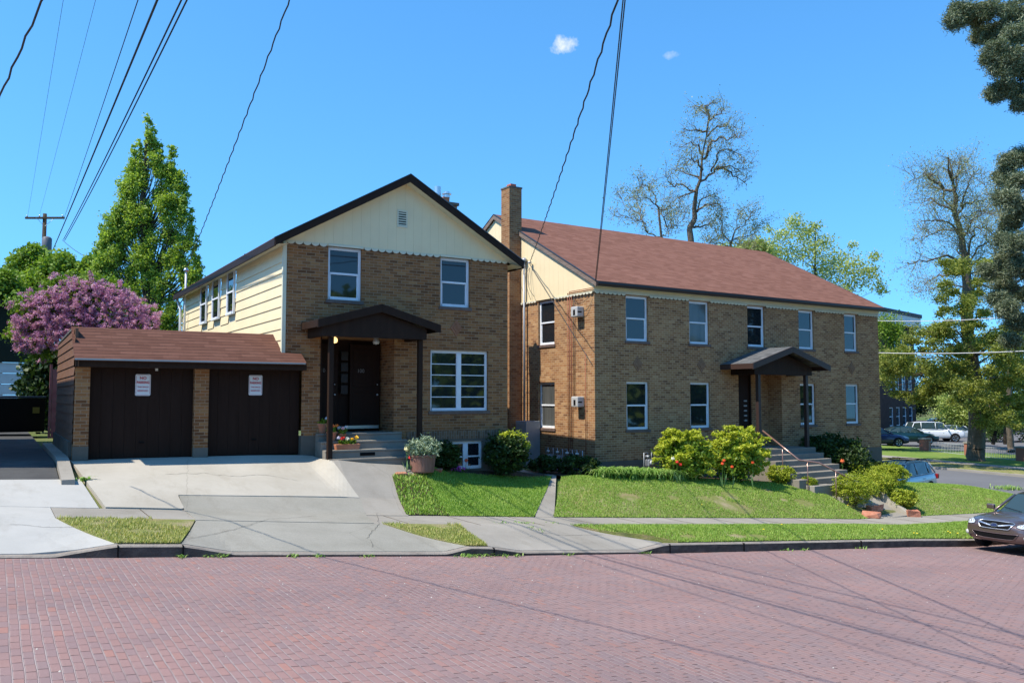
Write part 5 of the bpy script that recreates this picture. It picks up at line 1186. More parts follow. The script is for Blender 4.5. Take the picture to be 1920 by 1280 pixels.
def limb_tree(label, trunk, limbs, s, m_leaf, seed, leaf_n, leaf=.07, r0=.25, rl=.07, name='bare_tree', group=None, tw=.7, base_z=-1.6, scatter=.16, ntw=3):
    """trunk and limbs follow what the tree shows from the street; depth comes from each limb swinging to or fro"""
    rr = np.random.default_rng(seed); px = s/FPX
    T = [np.array(onD(u, v, s)) for u, v in trunk]; base = np.array((T[0][0], T[0][1], base_z)); T = [base]+T
    t_ = thing(name, label, 'tree', tuple(base), 0, group); segs, tips = [], []
    n = len(T)
    for i in range(n-1):
        ra = r0*(1-.85*i/(n-1))**1.4; rb = r0*(1-.85*(i+1)/(n-1))**1.4; mid = (T[i]+T[i+1])/2+rr.normal(size=3)*.06*s/45; segs += [(T[i], mid, ra, (ra+rb)/2), (mid, T[i+1], (ra+rb)/2, rb)]
    tipdir = np.array(T[-1])-T[-2]
    F3 = np.array(FV)
    L_ = [(l, rl*(.7+.6*rr.random())) for l in limbs]+[([trunk[-2], trunk[-1]], r0*.2)]
    for pts, r_ in L_:
        dep = rr.normal()*1.6*s/45; P = [np.array(onD(u, v, s+dep*k/max(1, len(pts)-1))) for k, (u, v) in enumerate(pts)]
        m_ = len(P)
        for k in range(m_-1):
            sub = 3; a = P[k]
            for e in range(sub):
                c = P[k]+(P[k+1]-P[k])*(e+1)/sub+(rr.normal(size=3)*.07*s/45 if e < sub-1 else 0); f0 = (k+e/sub)/(m_-1); f1 = (k+(e+1)/sub)/(m_-1)
                segs.append((a, c, r_*(1-.8*f0), r_*(1-.8*f1))); d = (c-a)/np.linalg.norm(c-a)
                for _ in range(ntw if f1 > .25 else ntw//2):
                    o = rr.normal(size=3); o -= d*o.dot(d); o /= np.linalg.norm(o); dd = d*.6+o*.8+np.array([0, 0, .15]); l = tw*(.4+.9*rr.random())*(.6+.5*f1); q0 = a+(c-a)*rr.random(); q1 = q0+dd*l*.5; q2 = q1+(dd+rr.normal(size=3)*.35)*l*.5
                    segs += [(q0, q1, .013*s/45, .008*s/45), (q1, q2, .008*s/45, .004*s/45)]; tips += [q2, q1, (q1+q2)/2]
                    for _ in range(2): q3 = q1+(dd+rr.normal(size=3)*.6)*l*.35; segs.append((q1, q3, .006*s/45, .003*s/45)); tips.append(q3)
                a = c
    segs = [(a-base, c-base, x, y) for a, c, x, y in segs]; V, Fc = tubes_np(segs, 5); np_mesh('trunk', V, Fc, M['bark_dark'], t_, smooth=True)
    Tp = np.array(tips)-base; P = Tp[rr.integers(0, len(Tp), leaf_n)]+rr.normal(size=(leaf_n, 3))*scatter
    N = leaf_n; a = rr.normal(size=(N, 3)); a /= np.linalg.norm(a, axis=1)[:, None]; c = np.cross(a, rr.normal(size=(N, 3))); c /= np.linalg.norm(c, axis=1)[:, None]
    sz = leaf*(.5+rr.random(N))[:, None]; V = np.empty((N*4, 3)); V[0::4] = P-a*sz*.7; V[1::4] = P+c*sz*.4; V[2::4] = P+a*sz*.7; V[3::4] = P-c*sz*.4
    np_mesh('crown', V, np.arange(N*4).reshape(-1, 4), M[m_leaf], t_, np.repeat(rr.random(N), 4)); return t_
M['bark_dark'] = noisy('bark_dark', (.10, .075, .05), (.19, .15, .11), 6, .95, .8, 14, dist=.03)
Z1 = lambda pts: [(1120+a/3.368, 180+b_/3.368) for a, b_ in pts]
limb_tree('tall gnarled nearly leafless tree behind the red roof', Z1([(590, 910), (615, 780), (620, 640), (650, 530), (660, 400), (690, 250), (705, 100)]),
    [Z1(l) for l in ([(612, 598), (540, 560), (470, 560), (420, 500)], [(640, 545), (700, 500), (750, 450), (840, 440), (930, 465)], [(750, 450), (820, 470), (880, 510), (935, 545)], [(720, 480), (745, 430), (770, 350), (830, 335), (900, 370), (940, 420)],
     [(665, 400), (700, 320), (770, 260), (850, 265), (905, 260)], [(665, 370), (640, 310), (590, 290), (560, 330)], [(690, 222), (620, 215), (530, 210)], [(705, 155), (760, 120), (800, 90)], [(702, 115), (660, 65), (610, 75)], [(630, 735), (660, 650), (710, 625), (780, 680)],
     [(630, 730), (680, 685), (740, 680), (800, 720)], [(612, 600), (560, 620), (515, 650)], [(610, 830), (670, 820), (710, 805)], [(655, 470), (640, 420), (600, 400), (560, 440)], [(690, 260), (740, 210), (800, 190), (870, 200)], [(650, 530), (600, 500), (540, 470), (500, 440)], [(670, 400), (720, 330), (700, 280)], [(705, 160), (680, 60), (720, 45)])],
    SB, 'leaf_spring', 2, 6500, .055, r0=.21, rl=.055, tw=.75)
limb_tree('low sparse twiggy tree behind the ridge left of the tall gnarled tree', Z1([(405, 900), (385, 700), (370, 660), (330, 590), (325, 540)]),
    [Z1(l) for l in ([(405, 890), (325, 870), (280, 780), (200, 770), (100, 755)], [(325, 870), (275, 740), (250, 660), (210, 600)], [(390, 720), (440, 700), (480, 690)], [(385, 700), (300, 640), (230, 600)], [(280, 780), (170, 690), (120, 610)], [(405, 890), (450, 890), (445, 820), (500, 740), (520, 700)], [(440, 830), (400, 740), (420, 640)], [(445, 840), (500, 820), (570, 760)], [(330, 600), (290, 560), (260, 580)])],
    SB, 'leaf_spring', 3, 5000, .055, r0=.09, rl=.03, group='small bare trees behind the roof ridge', tw=.7)
limb_tree('sparse twiggy tree just right of the tall gnarled trunk', Z1([(840, 960), (850, 910), (870, 850), (880, 790), (920, 720)]),
    [Z1(l) for l in ([(850, 910), (930, 890), (1000, 850), (1045, 780)], [(845, 940), (800, 880), (780, 780), (770, 740)], [(845, 920), (760, 880), (700, 800)], [(870, 850), (930, 820), (970, 740)], [(850, 930), (920, 930), (1010, 930)], [(840, 950), (740, 930), (680, 900)])],
    SB, 'leaf_spring', 5, 5000, .055, r0=.09, rl=.03, group='small bare trees behind the roof ridge', tw=.7)
def leafy_tree(label, u, vb, s, blobs, m, n, size, seed, name='tree', group=None, trunk_r=.2, clump=.3, per=40, shell=.35, bark='bark', vt=None, aspect=1.4, base_z=None, flat=0):
    p = onD(u, vb, s); base = Vector((p.x, p.y, base_z if base_z is not None else p.z))
    t_ = thing(name, label, 'tree', tuple(base), 0, group); top = onD(u, vt or min(b_[1] for b_ in blobs)+10, s)-base
    r = np.random.default_rng(seed); segs = []; n_ = 8
    pts = [np.array((0, 0, 0.))+np.array(top)*k/n_+(r.normal(size=3)*.12 if 0 < k < n_ else 0) for k in range(n_+1)]
    for k in range(n_): segs.append((pts[k], pts[k+1], trunk_r*(1-.85*k/n_), trunk_r*(1-.85*(k+1)/n_)))
    W = []
    for (bu, bv, rp, *rest) in blobs:
        rz = rest[0] if rest else None; ds = (r.random()-.5)*2*rp*s/FPX*.9 if len(rest) < 2 else rest[1]
        q = dblob(bu, bv, rp, s, rz, ds); q = (q[0]-base.x, q[1]-base.y, q[2]-base.z, *q[3:]); W.append(q)
        zt_ = max(.1, min(q[2]-.3, top[2]*.9)); k = int(zt_/max(.1, top[2])*n_*.85); k = max(0, min(n_-1, k)); a = pts[k]; c = np.array(q[:3]); mid = (a+c)/2+np.array([0, 0, -.2])
        rr_ = max(.02, trunk_r*(1-.85*k/n_)*.22); segs += [(a, mid, rr_, rr_*.7), (mid, c, rr_*.7, rr_*.3)]
    V, Fc = tubes_np(segs, 6); np_mesh('trunk', V, Fc, M[bark], t_, smooth=True)
    leafcloud('crown', W, M[m], t_, n, size, clump, per, seed=seed, shell=shell, aspect=aspect, flat=flat)
    return t_
# pointed maple behind the garage: upright spires
r = np.random.default_rng(5); bl = []
SP = [(279, 212, 300), (291, 240, 320), (266, 262, 340), (302, 268, 340), (322, 272, 360), (333, 318, 400), (253, 268, 350), (243, 315, 400), (345, 345, 430), (356, 392, 480), (236, 350, 440), (225, 385, 470), (216, 412, 490), (203, 440, 520), (190, 418, 500), (181, 470, 540), (368, 440, 540), (374, 478, 580), (168, 500, 570)]
for (u, v0, v1) in SP:
    L = v1-v0
    for k in range(int(L/15)): f = k/(L/15); bl.append((u+r.normal()*2.5+f*5*(1 if u < 290 else -1), v0+10+f*L, 5+7*f+2*r.random(), 12+5*r.random()))
for v in range(330, 680, 17):
    f = (v-250)/370; lo = 240-112*max(0, f-.14)**.85; hi = 330+40*min(1, f)
    n_ = 3+int(6*f)
    for k in range(n_):
        if r.random() < (.80 if v < 520 else .92): bl.append((lo+(hi-lo)*(k+.5+.7*(r.random()-.5))/n_, v+r.normal()*7, 9+6*r.random(), 19+12*r.random()))
leafy_tree('tall pointed bright green tree behind the garage and lilac', 275, 780, 39, bl, 'leaf_point', 120000, .07, 5, name='pointed_tree', trunk_r=.3, clump=.36, per=22, shell=.2, vt=250)
bl = [(60, 480, 20), (40, 500, 22), (75, 505, 25), (105, 500, 26), (30, 540, 30), (70, 545, 34), (120, 530, 26), (150, 515, 22), (172, 500, 18), (150, 550, 34), (100, 575, 36), (185, 540, 25), (12, 560, 26), (125, 490, 15)]
leafy_tree('rounded bright green tree left of the pointed tree below the utility pole', 95, 780, 44, bl, 'leaf_bright', 50000, .12, 6, name='maple_tree', trunk_r=.28, clump=.28, vt=520)
bl = [(8, 530, 24), (25, 560, 26), (0, 580, 30), (-20, 550, 30)]
leafy_tree('dark green tree at the far left edge under the wires', 0, 780, 40, bl, 'leaf_maple', 18000, .11, 7, name='maple_tree', trunk_r=.2, vt=540)
# lilac in bloom
sL = 27.5; r = np.random.default_rng(8); bl = []
for k in range(34):
    u = 25+265*r.random(); e = 1-((u-160)/170)**2; v = 640-(20+95*r.random())*max(.25, e)**.8; bl.append((u, v, 16+9*r.random()))
bl += [(60, 640, 24), (45, 610, 20), (80, 660, 20), (95, 540, 18), (130, 530, 14), (180, 535, 15), (215, 545, 15), (250, 570, 16), (285, 590, 14), (30, 575, 12), (60, 560, 14)]
LT = leafy_tree('big lilac bush covered in purple blossom behind the garage roof', 165, 770, sL, bl, 'leaf_maple', 15000, .085, 9, name='lilac_bush', trunk_r=.12, clump=.35, vt=600)
W = []; base = LT.location
for (u, v, rp) in bl:
    for k in range(7):
        a = r.random()*6.28; q = dblob(u+math.cos(a)*rp*.95, v+math.sin(a)*rp*.95-3, 3.6, sL, 5.5, (r.random()-.75)*1.3); W.append((q[0]-base.x, q[1]-base.y, q[2]-base.z, *q[3:]))
for k in range(1100):
    u = 25+270*r.random(); e = 1-((u-160)/172)**2; v = 655-(132*r.random())*max(.1, e)**.8; q = dblob(u, v, 3.6, sL, 5.5, -.9+r.random()*.9); W.append((q[0]-base.x, q[1]-base.y, q[2]-base.z, *q[3:]))
leafcloud('blossom', W, M['lilac'], LT, 105000, .033, .55, 30, seed=10, shell=0, aspect=1.1)
# pale green trees beyond the right half of the roof
bl = [(1465, 440, 16), (1490, 415, 14), (1500, 440, 20), (1525, 430, 15), (1475, 475, 22), (1520, 470, 26), (1550, 450, 14), (1560, 490, 24), (1590, 500, 22), (1600, 460, 9), (1620, 520, 20), (1640, 480, 12), (1635, 510, 14), (1650, 540, 14), (1580, 540, 22), (1540, 520, 25), (1450, 465, 14), (1440, 430, 8)]
leafy_tree('airy pale yellow-green tree rising behind the right end of the roof', 1530, 760, 58, bl, 'leaf_pale', 9500, .10, 11, name='pale_tree', trunk_r=.22, clump=.42, per=14, shell=.0, vt=420)
bl = [(1400, 465, 14), (1425, 462, 14), (1385, 478, 14), (1360, 470, 12), (1440, 480, 14)]
leafy_tree('low pale green tree peeking above the middle of the roof ridge', 1410, 760, 52, bl, 'leaf_pale', 3600, .12, 12, name='pale_tree', trunk_r=.15, clump=.45, per=14, shell=0, vt=460)
# right side: big trunk with sparse tall crown, thicket of olive foliage
s0 = 53; zb = H(52, 30)
Z2_ = lambda pts: [(1620+a/2.56, 260+b_/2.56) for a, b_ in pts]
LOC = limb_tree('tall tree with a massive dark trunk and sparse twiggy upper crown beyond the street', [(1829, 840), (1829, 740), (1822, 680)]+Z2_([(490, 900), (495, 700), (500, 600), (470, 500), (450, 400), (432, 350), (425, 200), (405, 90)]),
    [Z2_(l) for l in ([(450, 400), (430, 350), (400, 310), (380, 230), (350, 180), (290, 160), (240, 190)], [(440, 370), (450, 280), (440, 200), (455, 130)], [(450, 390), (470, 320), (500, 220), (540, 170)], [(470, 480), (440, 440), (380, 435), (320, 460), (275, 480)], [(480, 470), (500, 430), (530, 380), (585, 350)], [(500, 560), (510, 490), (530, 450), (560, 420)],
     [(505, 590), (545, 520), (610, 505), (655, 510)], [(490, 600), (455, 550), (450, 500), (420, 470)], [(430, 350), (380, 320), (330, 290), (270, 310)], [(490, 620), (400, 560), (300, 590), (215, 600)], [(490, 640), (430, 640), (360, 650), (300, 690)], [(505, 610), (560, 570), (640, 580)], [(460, 450), (400, 400), (340, 390), (290, 400)], [(425, 250), (370, 240), (310, 220)],
     [(425, 200), (470, 150), (500, 110)], [(490, 650), (550, 640), (620, 660)], [(490, 700), (420, 700), (330, 720), (260, 740)], [(495, 720), (570, 700), (640, 720)], [(380, 240), (330, 200), (300, 170)], [(470, 330), (530, 300), (580, 300)], [(450, 400), (520, 360), (600, 330)])],
    s0, 'leaf_spring', 21, 26000, .055, r0=.62, rl=.08, name='locust_tree', tw=1.2, base_z=zb-.1, scatter=.26, ntw=4)
limb_tree('slender sparse tree rising behind the massive trunk at the right edge', [(1895, 840), (1893, 700), (1888, 560), (1880, 430), (1872, 370), (1868, 320)],
    [[(1880, 430), (1900, 400), (1915, 380)], [(1878, 410), (1860, 370), (1840, 340)], [(1885, 500), (1860, 460), (1845, 440)], [(1888, 560), (1915, 520), (1935, 500)], [(1874, 380), (1890, 340), (1900, 310)], [(1880, 440), (1850, 430), (1830, 410)], [(1888, 590), (1860, 560), (1840, 550)]],
    60, 'leaf_spring', 22, 9000, .055, r0=.3, rl=.05, name='locust_tree', tw=1.2, base_z=-3.9, scatter=.26, ntw=4)
r = np.random.default_rng(12); W = []; segs = []; lb0 = np.array(LOC.location)
for k in range(380):
    u = r.uniform(1652, 1930); v = r.uniform(490, 800)
    if v < 640+25*math.sin(u*.05) and u < 1735: continue
    if v < 610 and abs(u-1815) > 55: continue
    if v > 755 and u < 1812: continue
    if v > 700 and u < 1730 and r.random() < .6: continue
    if v < 600 and r.random() < .55: continue
    qb = dblob(u, v, r.uniform(7, 15), 50, r.uniform(3.5, 8), r.uniform(-3.5, 3.5)); c = np.array(qb[:3])-lb0; W.append((*c, *qb[3:]))
    if k % 3 == 0:
        a = np.array((0, 0, max(4.5, c[2]-1.0))); mid = (a+c)/2+np.array([0, 0, .5]); segs += [(a, mid, .06, .04), (mid, c, .04, .012)]
V, Fc = tubes_np(segs, 5); np_mesh('boughs', V, Fc, M['bark_dark'], LOC, smooth=True)
leafcloud('lower_crown', W, M['leaf_olive'], LOC, 85000, .075, .9, 16, seed=33, shell=0, flat=.35, aspect=1.9)
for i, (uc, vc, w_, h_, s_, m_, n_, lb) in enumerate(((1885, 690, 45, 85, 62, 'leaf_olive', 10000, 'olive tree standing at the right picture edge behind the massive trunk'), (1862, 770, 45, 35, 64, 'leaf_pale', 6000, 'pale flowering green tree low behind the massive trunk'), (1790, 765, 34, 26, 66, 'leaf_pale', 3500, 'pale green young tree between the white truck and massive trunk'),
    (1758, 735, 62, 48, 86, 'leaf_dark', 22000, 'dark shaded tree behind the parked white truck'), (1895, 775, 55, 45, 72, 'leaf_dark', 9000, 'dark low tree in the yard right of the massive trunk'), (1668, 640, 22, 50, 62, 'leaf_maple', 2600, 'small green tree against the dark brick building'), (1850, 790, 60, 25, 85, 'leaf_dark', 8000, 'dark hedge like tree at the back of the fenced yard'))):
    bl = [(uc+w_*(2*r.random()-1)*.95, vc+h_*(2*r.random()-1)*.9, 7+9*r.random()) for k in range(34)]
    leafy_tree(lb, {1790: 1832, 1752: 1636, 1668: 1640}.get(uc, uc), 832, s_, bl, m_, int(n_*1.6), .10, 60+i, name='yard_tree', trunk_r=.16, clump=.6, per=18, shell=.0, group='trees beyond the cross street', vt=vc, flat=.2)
# spruce at the right picture edge
sS = 27.7; base = Vector((31.0, 13.9, R(31)+.2))
sp = thing('spruce_tree', 'blue-green spruce with drooping boughs hanging in at the right edge', 'tree', tuple(base))
MB().tube([(0, 0, -.2), (.05, 0, 6), (0, 0, 12), (0, 0, 18)], [.42, .33, .2, .04], 10).build('trunk', M['bark'], sp, smooth=True)
boughs = [(1800, 15, 22), (1790, 35, 14), (1825, 25, 26), (1860, 15, 30), (1900, 20, 30), (1840, 60, 22), (1870, 55, 30), (1905, 60, 30), (1870, 90, 22), (1895, 100, 26), (1880, 125, 18), (1910, 130, 22), (1865, 172, 12), (1880, 160, 16), (1900, 165, 18), (1855, 105, 10), (1915, 190, 10),
          (1895, 300, 22), (1915, 290, 25), (1880, 325, 18), (1905, 340, 28), (1890, 370, 24), (1912, 390, 26), (1895, 415, 20), (1885, 445, 14), (1910, 450, 24), (1890, 480, 18), (1912, 500, 22), (1875, 505, 14), (1850, 502, 10), (1885, 535, 20), (1910, 550, 24), (1890, 575, 18), (1908, 600, 18), (1895, 635, 10), (1870, 555, 10)]
segs = []; W = []; r = np.random.default_rng(14)
for (u, v, rp) in boughs+[(1960+60*r.random(), v, 34) for v in range(-40, 640, 28)]:
    q = dblob(u, v, rp, sS, rp*.75, r.normal()*.7); c = np.array(q[:3])-np.array(base); a = np.array([0, 0, c[2]+.25*np.linalg.norm(c[:2])]); mid = (a+c)/2+np.array([0, 0, .15]); segs += [(a, mid, .05, .03), (mid, c, .03, .01)]
    for k in range(26):
        d = r.normal(size=3); d /= np.linalg.norm(d); W.append((*(c+d*q[3]*.95*r.random()**.5*np.array([1, 1, .75])), .17, .17, .10))
V, Fc = tubes_np(segs, 5); np_mesh('boughs', V, Fc, M['bark'], sp)
leafcloud('needles', W, M['needle'], sp, 290000, .022, .8, 36, seed=15, shell=.0, aspect=5.5, droop=.10)

# ------------------------------------------------------------------ neighbours at the left
nb = thing('neighbour_garage', 'dark green neighbour building with a white sectional garage door up the alley', 'building', (-2, 42, -1.2))
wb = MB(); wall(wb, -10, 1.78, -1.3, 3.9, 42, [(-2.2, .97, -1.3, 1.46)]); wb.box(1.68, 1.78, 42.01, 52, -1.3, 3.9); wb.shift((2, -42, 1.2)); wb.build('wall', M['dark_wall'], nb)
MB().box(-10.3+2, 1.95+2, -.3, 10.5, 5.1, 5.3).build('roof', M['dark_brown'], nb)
b = MB()
for k in range(6): b.box(-.2, 2.97, .09, .12, -.1+k*.46, -.1+k*.46+.445)
b.build('garage_door', M['off_white'], nb, bevel=.01)
ob = thing('neighbour_house', 'tall neighbour house beyond the left picture edge shading the alley', 'building', (-4, 19.4, -1.3))
MB().box(-7, 2.5, 0, 11, 0, 5.6).build('wall', M['off_white'], ob); MB().prism([(-7.2, -.1, 5.6), (2.62, -.1, 5.6), (2.62, -.1, 5.75), (-2.25, -.1, 7.3), (-7.2, -.1, 5.75)], (0, 11.2, 0)).build('roof', M['roof_grey'], ob)
du = thing('dumpster', 'black steel dumpster with lids standing in the shaded alley', 'dumpster', (.3, 33.5, -1.31))
MB().prism([(-1.6, -.7, .12), (1.12, -.7, .12), (1.12, -.95, 1.25), (-1.6, -.95, 1.25)], (0, 1.5, 0)).build('bin_body', M['black'], du, bevel=.02)
MB().box(-1.62, -.26, -.98, .6, 1.26, 1.32).build('lid', mat('lidblue', (.02, .03, .05), .4), du, bevel=.01); MB().box(-.22, 1.14, -.98, .6, 1.26, 1.32).build('lid', mat('lidblue', (.02, .03, .05), .4), du, bevel=.01)
MB().box(.75, .95, -.93, -.88, .75, .95).build('warning_label', mat('label_yellow', (.12, .10, .01), .6), du)
for x in (-1.4, .95): MB().lathe([(.07, -.03), (.07, .03)], seg=12).build('castor', M['rubber'], du).location = (x, -.5, .07)
fe = thing('board_fence', 'faded red board fence behind the garage', 'fence', (1.7, 30, -1.3)); b = MB()
for k in range(14): b.box(-.22+k*.16, -.22+k*.16+.145, 0, .03, 0, 2.15+.03*math.sin(k*2))
b.box(-.22, 2.0, .03, .07, .5, .6).box(-.22, 2.0, .03, .07, 1.7, 1.8); b.build('boards', M['fence_red'], fe); MB().box(-.3, -.23, 0, .1, 0, 2.3).build('post', M['fence_red'], fe)

# ------------------------------------------------------------------ utility pole and wires
up_ = onD(84, 408, 54); pole = thing('utility_pole', 'wooden utility pole with crossarm and grey transformer above the trees', 'utility pole', (up_.x, up_.y, -1.3))
hp = up_.z+1.3+.25
MB().tube([(0, 0, 0), (0, 0, hp)], [.17, .12], 10).build('pole', M['bark'], pole, smooth=True)
ca = MB().box(-1.25, 1.25, -.06, .06, -.06, .06); o = ca.build('crossarm', M['bark'], pole); o.location = (0, -.15, hp-.30); o.rotation_euler = (0, 0, rad(-32)); 
for x in (-1.15, -.35, 1.15):
    i_ = MB().lathe([(.02, .06), (.05, .10), (.05, .16), (.02, .2)], (x, 0, 0), 8).build('insulator', M['steel'], pole, smooth=True); i_.location = o.location; i_.rotation_euler = o.rotation_euler
MB().tube([(-.5, -.1, hp-.3), (0, -.15, hp-.85), (.5, -.2, hp-.3)], .015, 5).build('brace', M['metal_grey'], pole)
MB().lathe([(.0, 0), (.26, .02), (.29, .1), (.29, .85), (.2, .95), (.0, 1.0)], (.15, -.38, hp-2.5), 16, cap=False).build('transformer', mat('transformer', (.12, .12, .13), .5), pole, smooth=True)
def wire(label, a, c, r_=.012, sag=.3, m='wire', twist=0, group='overhead wires', n=60):
    a, c = Vector(a), Vector(c); t_ = thing('overhead_wire', label, 'wire', tuple(a), 0, group); b = MB(); L = (c-a).length
    side = (c-a).cross(Vector((0, 0, 1))).normalized(); N = n if not twist else int(L*4)
    pts = []
    for k in range(N+1):
        f = k/N; p = a.lerp(c, f)-Vector((0, 0, sag*4*f*(1-f)))
        if twist: ph = L*f*twist; p = p+side*math.cos(ph)*r_*.9+Vector((0, 0, 1))*math.sin(ph)*r_*.9
        pts.append(p-a)
    b.tube(pts, r_, 5); b.build('cable', M[m], t_, smooth=True); return t_
pp = lambda dx, dz: Vector((up_.x+dx, up_.y, up_.z+dz))
def far(u, v, s, a, k=1.6):
    """second end beyond the picture: continue the line from a through the point seen at (u,v)"""
    q = onD(u, v, s); return Vector(a)+(q-Vector(a))*k
def wr(label, a, u, v, s, **k): wire(label, a, far(u, v, s, a), **k)
wr('faint thin wire from the left end of the crossarm', onD(52, 405, 54), 118, 0, 24, r_=.006, sag=.1)
wr('faint thin wire from the middle of the crossarm', onD(74, 404, 54), 178, 0, 24, r_=.006, sag=.1)
wr('wire with splices running to the right end of the crossarm', onD(119, 412, 54), 255, 0, 17.0, r_=.011, sag=.15)
wr('thick bundled cable running past the utility pole', onD(92, 485, 54), 290, 0, 16.5, r_=.024, sag=.15)
wr('left one of the close pair of wires meeting near the pole', onD(119, 449, 52), 328, 0, 18.5, r_=.02, sag=.35)
wr('right one of the close pair of wires meeting near the pole', onD(121, 451, 52), 337, 0, 19.5, r_=.02, sag=.4)
wire('short cable from the wire junction down behind the pointed tree', onD(117, 450, 52), onD(200, 497, 42), r_=.016, sag=.2)
A_ = Vector((XA-.12, YB-1.0, 4.45)); wr('twisted service cable to the mast on the gabled house', A_, 535, 0, 13.1, r_=.012, sag=.2, twist=9)
A_ = loc2w(-.14, 3.25, 4.45); wr('twisted service cable to the insulator on the long house gable', A_, 1149, 0, 9.4, r_=.012, sag=.18, twist=9)
A_ = loc2w(-.2, -.3, 3.42); wr('left one of two close dark wires to the roof corner of the long house', A_, 1167, 0, 11.4, r_=.010, sag=.1); wr('right one of two close dark wires to the roof corner of the long house', A_+Vector((.03, 0, 0)), 1171, 0, 11.4, r_=.010, sag=.08)
wire('thick twisted cable across the top left picture corner', Vector((-.9, 17.6, 3.0)), Vector((1.9, 1.5, 6.5)), r_=.013, sag=.0, twist=9)
wire('upper pale wire crossing in front of the right hand trees', onD(1640, 601, 40), onD(1990, 585, 34), r_=.016, sag=.15, m='wire_white', group='pale wires at the right')
wire('lower pale wire crossing in front of the right hand trees', onD(1640, 661, 40), onD(1990, 654, 34), r_=.02, sag=.1, m='wire_white', group='pale wires at the right')

